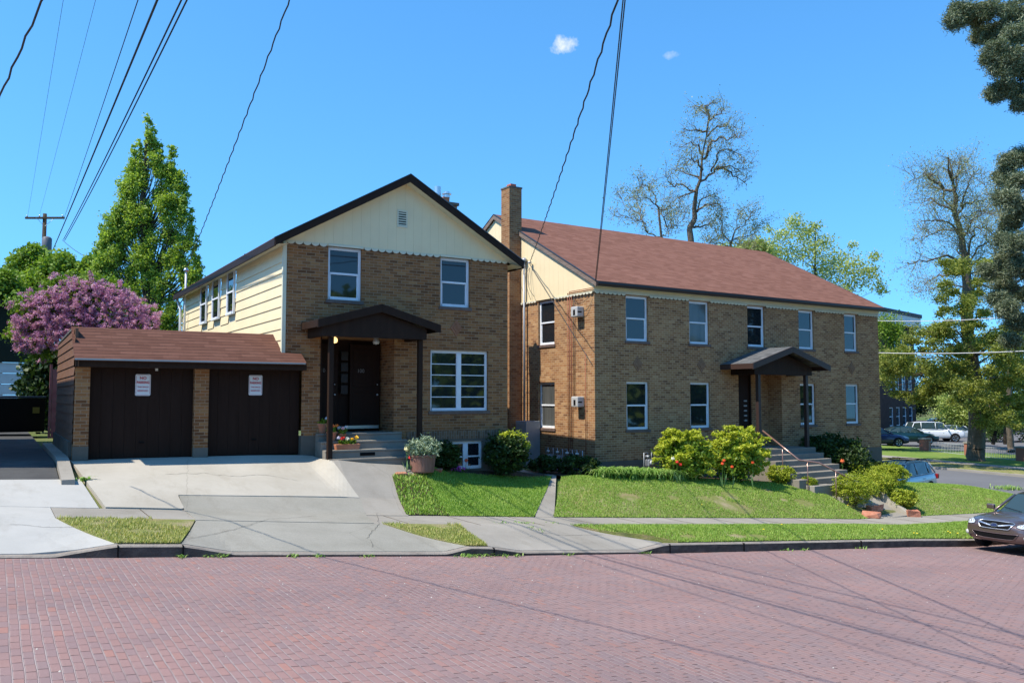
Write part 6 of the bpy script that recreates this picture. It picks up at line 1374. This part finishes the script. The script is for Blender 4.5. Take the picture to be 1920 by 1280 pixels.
# ------------------------------------------------------------------ cars
def car(label, x, y, z, rz, colm, kind='sedan', L=4.7, W=.865, Hh=1.43, tilt=0, group=None, detail=False, cat='car', name='parked_car'):
    t_ = thing(name, label, cat, (x, y, z), 0, group); t_.rotation_euler = (0, tilt, rz)
    k = L/4.7; wz = Hh/1.43
    if kind == 'sedan': st_ = [(2.36, .58, .34, .60), (2.30, .72, .25, .68), (2.12, .81, .21, .755), (1.75, .85, .19, .835), (1.2, .865, .19, .90), (.8, .865, .19, .935), (0, .865, .19, .95), (-1.2, .865, .19, .97), (-1.85, .85, .22, 1.0), (-2.22, .80, .27, .97), (-2.36, .68, .38, .80)]
    elif kind == 'suv': st_ = [(2.34, .70, .42, .80), (2.28, .80, .36, .95), (2.05, .84, .33, 1.02), (1.6, .865, .32, 1.06), (1.0, .865, .32, 1.08), (0, .865, .32, 1.09), (-1.4, .865, .32, 1.10), (-2.1, .86, .34, 1.10), (-2.30, .82, .4, 1.02), (-2.36, .74, .5, .85)]
    else: st_ = [(2.34, .60, .34, .66), (2.28, .74, .27, .76), (2.08, .82, .24, .84), (1.7, .855, .22, .92), (1.05, .865, .22, .96), (0, .865, .22, .99), (-1.3, .865, .22, 1.02), (-2.0, .85, .25, 1.03), (-2.26, .80, .3, .95), (-2.34, .70, .42, .75)]
    prof = lambda w, zb, zt: [(0, zb), (w*.78, zb), (w*.955, zb+.07), (w, zb+(zt-zb)*.38), (w*.985, zb+(zt-zb)*.66), (w*.95, zt-.055), (w*.80, zt-.012), (w*.45, zt+.012), (0, zt+.022)]
    V, n = [], 0
    for (sx, sw, zb, zt) in st_:
        p = prof(sw*W/.865, zb, zt); ring = [(sx*k, yy, zz) for yy, zz in p]+[(sx*k, -yy, zz) for yy, zz in p[1:-1][::-1]]; n = len(ring); V += ring
    Fc = [(i*n+j, i*n+(j+1) % n, (i+1)*n+(j+1) % n, (i+1)*n+j) for i in range(len(st_)-1) for j in range(n)]+[tuple(range(n))[::-1], tuple((len(st_)-1)*n+j for j in range(n))]
    b = MB(); b.add(V, Fc); body = b.build('body', colm, t_, smooth=True, sub=2)
    if kind == 'sedan': gh = [(1.10, .70, .90, .60, .915), (.35, .765, .93, .57, 1.36), (0, .78, .94, .58, 1.42), (-.55, .78, .95, .58, 1.425), (-1.05, .77, .96, .56, 1.37), (-1.75, .66, .98, .52, 1.02)]
    elif kind == 'suv': gh = [(.95, .72, 1.05, .66, 1.08), (.45, .79, 1.07, .66, 1.64), (0, .80, 1.08, .68, 1.68), (-1.4, .80, 1.09, .68, 1.68), (-2.0, .79, 1.09, .67, 1.64), (-2.28, .76, 1.06, .66, 1.12)]
    else: gh = [(1.15, .70, .94, .62, .96), (.45, .78, .97, .62, 1.42), (0, .79, .98, .64, 1.49), (-1.3, .79, 1.0, .63, 1.49), (-1.85, .78, 1.0, .61, 1.43), (-2.26, .72, .97, .58, 1.0)]
    zs_ = Hh/(1.43 if kind == 'sedan' else (1.70 if kind == 'suv' else 1.50))
    V = []
    for gx_, hb, zb, hr, zt in gh:
        hb *= W/.865; hr *= W/.865; zt = zb+(zt*zs_-zb) if zt > 1.2 else zt
        ring = [(gx_*k, hb, zb-.05), (gx_*k, hb*.97, zb+.02), (gx_*k, hr, zt-.03), (gx_*k, hr*.9, zt), (gx_*k, 0, zt+.018), (gx_*k, -hr*.9, zt), (gx_*k, -hr, zt-.03), (gx_*k, -hb*.97, zb+.02), (gx_*k, -hb, zb-.05)]; V += ring
    n = 9; Fg = [(i*n+j, i*n+j+1, (i+1)*n+j+1, (i+1)*n+j) for i in range(len(gh)-1) for j in range(n-1)]
    g_ = MB(); g_.add(V, Fg+[tuple(range(n))[::-1], tuple((len(gh)-1)*n+j for j in range(n))]); g_.build('glasshouse', M['carglass'], t_)
    # roof skin and pillars in body colour
    b = MB(); m_ = len(gh)
    i0, i1 = 1, m_-2
    P = lambda i, j, o=.008: (V[i*n+j][0], V[i*n+j][1]*1.012, V[i*n+j][2]+o)
    rv = [P(i, j) for i in range(i0, i1+1) for j in (2, 3, 4, 5, 6)]; b.add(rv, [(a*5+c, a*5+c+1, (a+1)*5+c+1, (a+1)*5+c) for a in range(i1-i0) for c in range(4)])
    for s_ in (0, 1):
        jb, jr = (1, 2) if s_ == 0 else (7, 6)
        for (ia, ib) in ((0, 1), (m_-1, m_-2)): b.tube([P(ia, jb, 0), P(ib, jr, 0)], .032, 6)
        for fx in ((.42, .78) if kind != 'suv' else (.38, .68)):
            i = 1+fx*(m_-3); k0 = int(i); f = i-k0; q0 = Vector(V[k0*n+jb]).lerp(Vector(V[min(m_-1, k0+1)*n+jb]), f); q1 = Vector(V[k0*n+jr]).lerp(Vector(V[min(m_-1, k0+1)*n+jr]), f); b.tube([(q0.x, q0.y*1.01, q0.z), (q1.x, q1.y*1.01, q1.z)], .028, 4)
        for a in range(m_-1): b.tube([P(a, jb, -.02), P(a+1, jb, -.02)], .022, 5)
    b.build('roof', colm, t_, smooth=True)
    for sx, fr in ((1.42, 1), (-1.42, 0)):
        for s_ in (-1, 1):
            R_ = .325 if kind != 'suv' else .37; wx = sx*k
            wh = MB().lathe([(R_*.62, -.10), (R_*.93, -.10), (R_, -.075), (R_, .075), (R_*.93, .10), (R_*.62, .10)], seg=28, cap=True).build('wheel', M['rubber'], t_, smooth=False)
            wh.location = (wx, s_*(W-.085), R_); wh.rotation_euler = (rad(90), 0, 0)
            rim = MB().lathe([(R_*.62, .0), (R_*.62, .02), (R_*.56, .01), (R_*.5, -.03), (.05, -.01), (.0, .005)], seg=20, cap=False)
            for q in range(5): a = q*2*math.pi/5; rim.prism([(math.cos(a-.16)*R_*.12, math.sin(a-.16)*R_*.12, .0), (math.cos(a-.13)*R_*.58, math.sin(a-.13)*R_*.58, .0), (math.cos(a+.13)*R_*.58, math.sin(a+.13)*R_*.58, .0), (math.cos(a+.16)*R_*.12, math.sin(a+.16)*R_*.12, .0)], (0, 0, .015))
            ro = rim.build('rim', M['steel'], wh); ro.location = (0, 0, .088 if s_ < 0 else -.088); ro.rotation_euler = (0, 0 if s_ < 0 else math.pi, 0)
            ar = MB(); a0 = [rad(q) for q in range(-8, 190, 12)]; R2 = R_+.045
            for i in range(len(a0)-1):
                A0, A1 = a0[i], a0[i+1]
                ar.add([(wx+math.cos(A0)*R2*.6, s_*(W+.004), R_+math.sin(A0)*R2*.6), (wx+math.cos(A0)*R2, s_*(W+.004), R_+math.sin(A0)*R2), (wx+math.cos(A1)*R2, s_*(W+.004), R_+math.sin(A1)*R2), (wx+math.cos(A1)*R2*.6, s_*(W+.004), R_+math.sin(A1)*R2*.6)], [(0, 1, 2, 3)])
            ar.build('wheel_arch', M['black'], t_)
    from mathutils.bvhtree import BVHTree
    dg = bpy.context.evaluated_depsgraph_get(); dg.update(); bv = BVHTree.FromObject(body, dg)
    def fx(y, z, off):
        h = bv.ray_cast(Vector((4, y, z)), Vector((-1, 0, 0))); return (h[0] if h[0] else Vector((1.9, y, z)))+Vector((off, 0, 0))
    def decal(top, bot, off, name, m, parent, nx=14, nz=5, bulge=0.0, back=.05):
        """curved patch hugging the nose between a top and a bottom line of (y, z)"""
        def ip(P, t): t *= len(P)-1; i_ = min(len(P)-2, int(t)); f = t-i_; return P[i_][0]*(1-f)+P[i_+1][0]*f, P[i_][1]*(1-f)+P[i_+1][1]*f
        V_, n0 = [], (nz+1)
        for a in range(nx+1):
            (y0, z0), (y1, z1) = ip(top, a/nx), ip(bot, a/nx)
            for c in range(nz+1):
                f = c/nz; V_.append(fx(y0+(y1-y0)*f, z0+(z1-z0)*f, off+bulge*math.sin(math.pi*f)*math.sin(math.pi*min(1, max(0, a/nx)))))
        F_ = [(a*n0+c, (a+1)*n0+c, (a+1)*n0+c+1, a*n0+c+1) for a in range(nx) for c in range(nz)]
        n1 = len(V_); V2 = [p_-Vector((back, 0, 0)) for p_ in V_]
        rim = [a*n0 for a in range(nx+1)]+[nx*n0+c for c in range(1, nz+1)]+[a*n0+nz for a in range(nx-1, -1, -1)]+[c for c in range(nz-1, 0, -1)]
        F_ += [(rim[i_], rim[(i_+1) % len(rim)], n1+rim[(i_+1) % len(rim)], n1+rim[i_]) for i_ in range(len(rim))]
        b_ = MB(); b_.add(V_+V2, F_); return b_.build(name, m, parent, smooth=False), [V_[i_] for i_ in rim]
    zc = .66 if kind == 'sedan' else (.72 if kind == 'wagon' else .86); gz = zc-.02
    W_ = W/.865
    for s_ in (-1, 1):
        mb = MB().box(-.05, .06, -.1, .1, -.06, .07).build('mirror', colm, t_, bevel=.03); mb.location = (.82*k, s_*(W+.07), (.99 if kind == 'sedan' else 1.08))
        tp = [(s_*y_*W_, zc+z_) for y_, z_ in ((.50, .02), (.60, .065), (.70, .085), (.80, .095))]; bt = [(s_*y_*W_, zc+z_) for y_, z_ in ((.50, -.03), (.60, -.055), (.70, -.05), (.80, -.02))]
        hd, rm = decal(tp, bt, .012, 'headlight', glass('lens', (.42, .45, .48), .06), t_, 10, 4, .012)
        if detail:
            for y_, rr_ in ((.60, .036), (.70, .044)):
                c_ = fx(s_*y_, zc+.01, .022); lm = MB().lathe([(.0, .012), (rr_*.6, .008), (rr_, -.004), (rr_*.9, -.02)], seg=16, cap=False).build('headlight_lamp', M['steel'], hd, smooth=True); lm.location = c_; lm.rotation_euler = (0, rad(75), s_*rad(25))
            MB().tube(rm+[rm[0]], .006, 4).build('headlight_rim', M['black'], hd)
            c_ = fx(s_*.70, .40, .0); f_ = MB().lathe([(.0, .03), (.045, .022), (.055, .005), (.055, -.03)], seg=16, cap=False).build('fog_light', glass('fog', (.5, .5, .5), .08), t_, smooth=True); f_.location = c_; f_.rotation_euler = (0, rad(90), s_*rad(28))
        MB().box((-2.35 if kind != 'suv' else -2.36)*k, -2.2*k, min(s_*(W-.22), s_*(W-.02)), max(s_*(W-.22), s_*(W-.02)), zc+.02, zc+.22).build('tail_light', mat('tail', (.25, .01, .01), .2), t_, bevel=.02)
        MB().box(-.9*k, -.76*k, s_*(W+.002)-.012, s_*(W+.002)+.012, .80*(1.1 if kind == 'suv' else 1), .83*(1.1 if kind == 'suv' else 1)).build('door_handle', colm, t_)
    if detail:
        gr_, rm = decal([(-.43, gz+.06), (-.36, gz+.085), (0, gz+.09), (.36, gz+.085), (.43, gz+.06)], [(-.34, gz-.075), (-.30, gz-.085), (0, gz-.09), (.30, gz-.085), (.34, gz-.075)], .014, 'grille', M['black'], t_, 16, 4)
        MB().tube(rm+[rm[0]], .012, 6).build('grille_surround', M['steel'], gr_, smooth=True)
        decal([(-.40, gz+.055), (-.14, gz+.01), (0, gz-.012), (.14, gz+.01), (.40, gz+.055)], [(-.39, gz+.03), (-.14, gz-.018), (0, gz-.04), (.14, gz-.018), (.39, gz+.03)], .028, 'grille_wing', M['steel'], gr_, 16, 1)
        x0_ = fx(0, gz, 0).x+.045; E = lambda rx, rz, z0=gz: [(x0_, rx*math.cos(a), z0+rz*math.sin(a)) for a in [2*math.pi*q_/24 for q_ in range(24)]]
        MB().prism(E(.088, .050), (.010, 0, 0)).build('emblem', M['steel'], gr_); x0_ += .0105; MB().prism(E(.075, .039), (.003, 0, 0)).build('emblem_field', mat('emblem_blue', (.02, .035, .12), .3), gr_)
        for sy, sz_, ss in ((-.038, .010, .015), (-.010, -.016, .008), (.012, .012, .008), (.036, -.004, .008), (.022, -.022, .008), (-.032, -.018, .006)):
            MB().prism([(x0_+.0035, sy+(ss if q_ % 2 == 0 else ss*.35)*math.cos(q_*math.pi/4), gz+sz_+(ss if q_ % 2 == 0 else ss*.35)*math.sin(q_*math.pi/4)) for q_ in range(8)], (.002, 0, 0)).build('emblem_star', M['steel'], gr_)
        li, rm = decal([(-.56, .465), (-.3, .45), (0, .445), (.3, .45), (.56, .465)], [(-.44, .335), (-.28, .32), (0, .315), (.28, .32), (.44, .335)], .008, 'lower_intake', M['black'], t_, 16, 3)
        MB().tube([p_+Vector((.006, 0, 0)) for p_ in rm]+[rm[0]+Vector((.006, 0, 0))], .011, 6).build('intake_trim', colm, li, smooth=True)
        MB().tube([(1.12, .55, .945), (.95, .05, 1.03)], .008, 4).build('wiper', M['black'], t_); MB().tube([(1.14, .0, .95), (.98, -.5, 1.02)], .008, 4).build('wiper', M['black'], t_)
    else:
        decal([(-.38, gz+.06), (.38, gz+.06)], [(-.33, gz-.05), (.33, gz-.05)], .01, 'grille', M['black'], t_, 8, 2)
    if kind in ('wagon', 'suv'):
        b = MB()
        for s_ in (-1, 1): b.tube([(.35*k, s_*.58, Hh+.01), (.2*k, s_*.58, Hh+.07), (-1.6*k, s_*.58, Hh+.07), (-1.75*k, s_*.58, Hh+.01)], .018, 6)
        if kind == 'wagon': b.tube([(.0, -.6, Hh+.09), (.0, .6, Hh+.09)], .022, 6).tube([(-1.0, -.6, Hh+.09), (-1.0, .6, Hh+.09)], .022, 6)
        b.build('roof_rack', M['black'], t_)
    return t_
xc = 20.6+2.36; car('brown grey sedan parked at the kerb facing the camera at the right edge', xc, 11.50, R(xc)+.0, math.pi, paint('paint_brown', (.15, .105, .098), .6), tilt=-.075, detail=True)
p = onD(1724, 905, 37.2); p = p+Vector((-.988, -.156, 0))*2.2
car('silver wagon with black roof rack parked behind the round bushes', p.x, p.y, H(p.x, p.y), rad(189), paint('paint_silver', (.40, .42, .43), .35), 'wagon', 4.45, .87, 1.52)
def put(u, v, s): p = onD(u, v, s); return p.x, p.y, p.z
ax = rad(-30)
x, y, z = put(1700, 832, 66); car('dark green sedan parked in the shade beside the white truck', x, y, z, rad(-35), paint('paint_green', (.006, .035, .035), .4), 'sedan', 4.5, .86, 1.38)
x, y, z = put(1752, 828, 72); car('white truck like sport utility vehicle parked behind the dark green sedan', x, y, z, rad(-35), paint('paint_white', (.72, .74, .76), .0), 'suv', 4.5, .88, 1.72)
x, y, z = put(1795, 826, 78); car('pale silver hatchback parked right of the white truck', x, y, z, rad(-35), paint('paint_pale', (.5, .56, .6), .3), 'wagon', 4.4, .86, 1.45)
x, y, z = put(1642, 836, 62); car('dark blue car half hidden by the right corner of the long house', x, y, z, rad(-35), paint('paint_blue', (.02, .03, .09), .5), 'sedan', 4.4, .86, 1.38)
x, y, z = put(1778, 818, 88); car('blue car barely visible behind the white truck roof', x, y, z, rad(-35), paint('paint_blue2', (.05, .09, .22), .4), 'wagon', 4.4, .86, 1.9)
# beyond the cross street: pavement, lawns, fence, building
sheet('far_kerb', [(46.4, -10), (46.4, 90)], [(46.65, -10), (46.65, 90)], M['conc_walk'], .14, 60, 1, thick=.2)
sheet('far_verge', [(46.66, -10), (46.66, 90)], [(49.4, -10), (49.4, 90)], M['turf_dry'], .13, 60, 2)
sheet('far_sidewalk', [(49.4, -10), (49.4, 90)], [(50.9, -10), (50.9, 90)], M['conc_walk'], .15, 60, 1)
farlawn = noisy('far_lawn', (.10, .19, .035), (.20, .24, .06), .5, .95, .6, 20, dist=.05)
sheet('far_lawn', [(50.9, -10), (50.9, 90)], [(60, -10), (60, 90)], farlawn, .14, 60, 2)
sheet('parking_lot', [(60, -10), (60, 90)], [(110, -10), (110, 90)], M['asphalt_far'], .13, 60, 2)
pf = [ghit(1732, 848, 20), ghit(1862, 866, 20)]
FN = thing('picket_fence', 'low white iron picket fence between brick pillars by the massive trunk', 'fence', tuple(ghit(1735, 848, 20)))
a0 = Vector(FN.location); a1 = Vector(onD(1920, 870, 44)); a1 = ghit(1918, 868, 20); dv = a1-a0; Lf = dv.length
b = MB(); nn = int(Lf/.14)
for k in range(nn):
    q = dv*(k/nn); b.tube([(q.x, q.y, q.z), (q.x, q.y, q.z+.85)], .012, 4)
for zq in (.15, .8): b.tube([(0, 0, zq), (dv.x, dv.y, dv.z+zq)], .014, 4)
b.build('pickets', mat('fence_white', (.38, .40, .40), .6), FN)
for f_, in ((0,), (.5,), (1,)):
    q = dv*f_; MB().box(q.x-.28, q.x+.28, q.y-.28, q.y+.28, q.z-.2, q.z+.95).build('brick_pillar', mat('pillar_brick', (.32, .13, .09), .9), FN); MB().box(q.x-.33, q.x+.33, q.y-.33, q.y+.33, q.z+.95, q.z+1.05).build('pillar_cap', M['conc_walk'], FN)
# the tall dark building
P1, P2_ = onD(1600, 567, 72), onD(1712, 592, 82.5); zt_ = (P1.z+P2_.z)/2; dirv = (P2_-P1); dirv.z = 0; Lb = dirv.length; ang = math.atan2(dirv.y, dirv.x)
BD = thing('dark_building', 'tall dark brick building with a white fascia beyond the right end of the long house', 'building', (P1.x, P1.y, -4), ang)
b = MB(); ops = [(Lb-x_, Lb-x_+1.0, z_, z_+1.7) for x_ in (1.9, 3.6, 5.3, 7.0) for z_ in (1.3, 4.6, 7.8)]
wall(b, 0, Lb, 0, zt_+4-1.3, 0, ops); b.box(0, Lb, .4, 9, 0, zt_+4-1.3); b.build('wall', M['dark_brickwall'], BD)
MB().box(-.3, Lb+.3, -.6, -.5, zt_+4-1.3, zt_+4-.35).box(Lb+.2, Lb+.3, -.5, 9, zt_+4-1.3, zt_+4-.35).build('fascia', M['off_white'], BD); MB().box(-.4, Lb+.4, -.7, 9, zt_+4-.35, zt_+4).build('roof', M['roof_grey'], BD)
for a, c, e, f in ops:
    w_ = MB().box(a, a+.07, .05, .1, e, f).box(c-.07, c, .05, .1, e, f).box(a+.07, c-.07, .05, .1, e, e+.07).box(a+.07, c-.07, .05, .1, f-.07, f).box(a+.07, c-.07, .05, .1, (e+f)/2-.03, (e+f)/2+.03).build('window', M['white'], BD); MB().box(a+.07, c-.07, .11, .13, e+.07, f-.07).build('pane', M['pane_blue'], w_)
# trees across the street behind the camera (they show in the window panes)
for i, (x, y, s_) in enumerate(((-6, -16, 5), (8, -20, 6), (20, -17, 5), (34, -22, 6.5), (48, -20, 6), (-20, -20, 6), (62, -24, 6), (78, -22, 6))):
    zt0 = R(x); t_ = thing('street_tree', 'leafy street tree across the road, number '+('one','two','three','four','five','six','seven','eight')[i]+' from the left', 'tree', (x, y, zt0), 0, 'trees across the road'); rr_ = np.random.default_rng(100+i)
    MB().tube([(0, 0, -.3), (0, 0, 4), (0, 0, 7)], [.3, .22, .1], 8).build('trunk', M['bark'], t_)
    leafcloud('crown', [(rr_.normal()*1.6, rr_.normal()*1.6, 3+rr_.random()*5.5, 2.3, 2.3, 1.9) for k in range(12)], M['leaf_maple'], t_, 7000, .6, .35, 20, seed=i)

# hedge behind the garage, road litter, dandelions
for i, (x, y, w_, h_, lb) in enumerate(((2.0, 37, 2.4, 3.4, 'dark hedge bush between the dark neighbour building and the board fence'), (4.6, 35, 2.6, 3.0, 'dark hedge bush hidden low behind the garage roof'))):
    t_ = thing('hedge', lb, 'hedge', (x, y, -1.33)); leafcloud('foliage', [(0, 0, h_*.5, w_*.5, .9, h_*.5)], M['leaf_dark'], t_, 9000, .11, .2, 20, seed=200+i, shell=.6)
r = np.random.default_rng(77); N = 420
X_ = r.uniform(-2, 30, N); Y_ = 12.45-np.abs(r.normal(size=N))*2.6; Y_ = np.clip(Y_, 2, 12.45); Z_ = np.array([R(x) for x in X_])
sz = r.uniform(.004, .013, N); P = np.column_stack([X_, Y_, Z_]); V = np.empty((N*4, 3)); th = r.random(N)*6.28
for k, (a, c, h_) in enumerate(((1, 0, 0), (-.5, .87, 0), (-.5, -.87, 0), (0, 0, 1))): V[k::4] = P+np.column_stack([(np.cos(th)*a-np.sin(th)*c)*sz, (np.sin(th)*a+np.cos(th)*c)*sz, h_*sz+.001])
Fq = (np.array([(0, 1, 3), (1, 2, 3), (2, 0, 3)])[None]+(np.arange(N)*4)[:, None, None]).reshape(-1, 3)
tag(np_mesh('road_grit', V, Fq, mat('grit', (.42, .40, .37), .9)), 'tiny pale stone chips scattered over the brick road', 'grit', kind='stuff')
DL2 = ['']+['yellow dandelion in the verge, '+x for x in ('left pair near the sedan, right one', 'left one of the trio just left of the sedan', 'middle one of the trio just left of the sedan', 'right one of the trio just left of the sedan', 'below the small round stair bush', 'at the kerb left of centre')]+['lone yellow dandelion low on the mounded lawn near its left half', 'lone yellow dandelion in the mounded lawn close to the brick blocks', 'yellow dandelion in the verge below the red sandstone block']
dn = None
for k, (u, v) in enumerate(((1714, 1006), (1720, 1007), (1778, 1003), (1782, 1005), (1796, 1006), (1466, 990), (1432, 1000), (1316, 952), (1590, 953), (1655, 999))):
    p = ghit(u, v)
    if dn is None:
        dn = thing('dandelion', 'yellow dandelion in the verge, left pair near the sedan, left one', 'dandelion', tuple(p), 0, 'dandelions in the lawns')
        MB().tube([(0, 0, 0), (0, 0, .085)], .003, 4).build('stem', M['strap'], dn); MB().lathe([(.004, .08), (.022, .092), (.016, .102), (.0, .106)], seg=9, cap=False).build('flower', mat('dandelion_yellow', (.85, .62, .02), .6), dn)
    else: c = copy_tree(dn); c.location = p; c['label'] = DL2[k]

crack_m = mat('crack', (.045, .04, .035), .95)
for k, path in enumerate(([(352, 1012), (420, 1000), (470, 985), (505, 975), (540, 974), (600, 968)], [(700, 1030), (690, 1005), (712, 985), (706, 962)], [(1010, 1000), (1060, 1006), (1130, 1004), (1190, 1012)], [(560, 905), (500, 893), (430, 896), (380, 890), (300, 893)], [(20, 985), (90, 992), (150, 990), (200, 1000)])):
    pts = []; r = np.random.default_rng(300+k)
    for (u0, v0), (u1, v1) in zip(path, path[1:]):
        for f in np.linspace(0, 1, 9)[:-1]:
            p = ghit(u0+(u1-u0)*f, v0+(v1-v0)*f); pts.append((p.x+r.normal()*.012, p.y+r.normal()*.02, p.z+(.036 if k == 3 else .0245)))
    V_, F_ = [], []
    for n_, p in enumerate(pts):
        w_ = .003+.004*abs(math.sin(n_*1.3)); V_ += [(p[0], p[1]-w_, p[2]), (p[0], p[1]+w_, p[2])]
    F_ = [(2*n_, 2*n_+2, 2*n_+3, 2*n_+1) for n_ in range(len(pts)-1)]
    tag(MB().add(V_, F_).build('pavement_crack', crack_m), kind='structure')
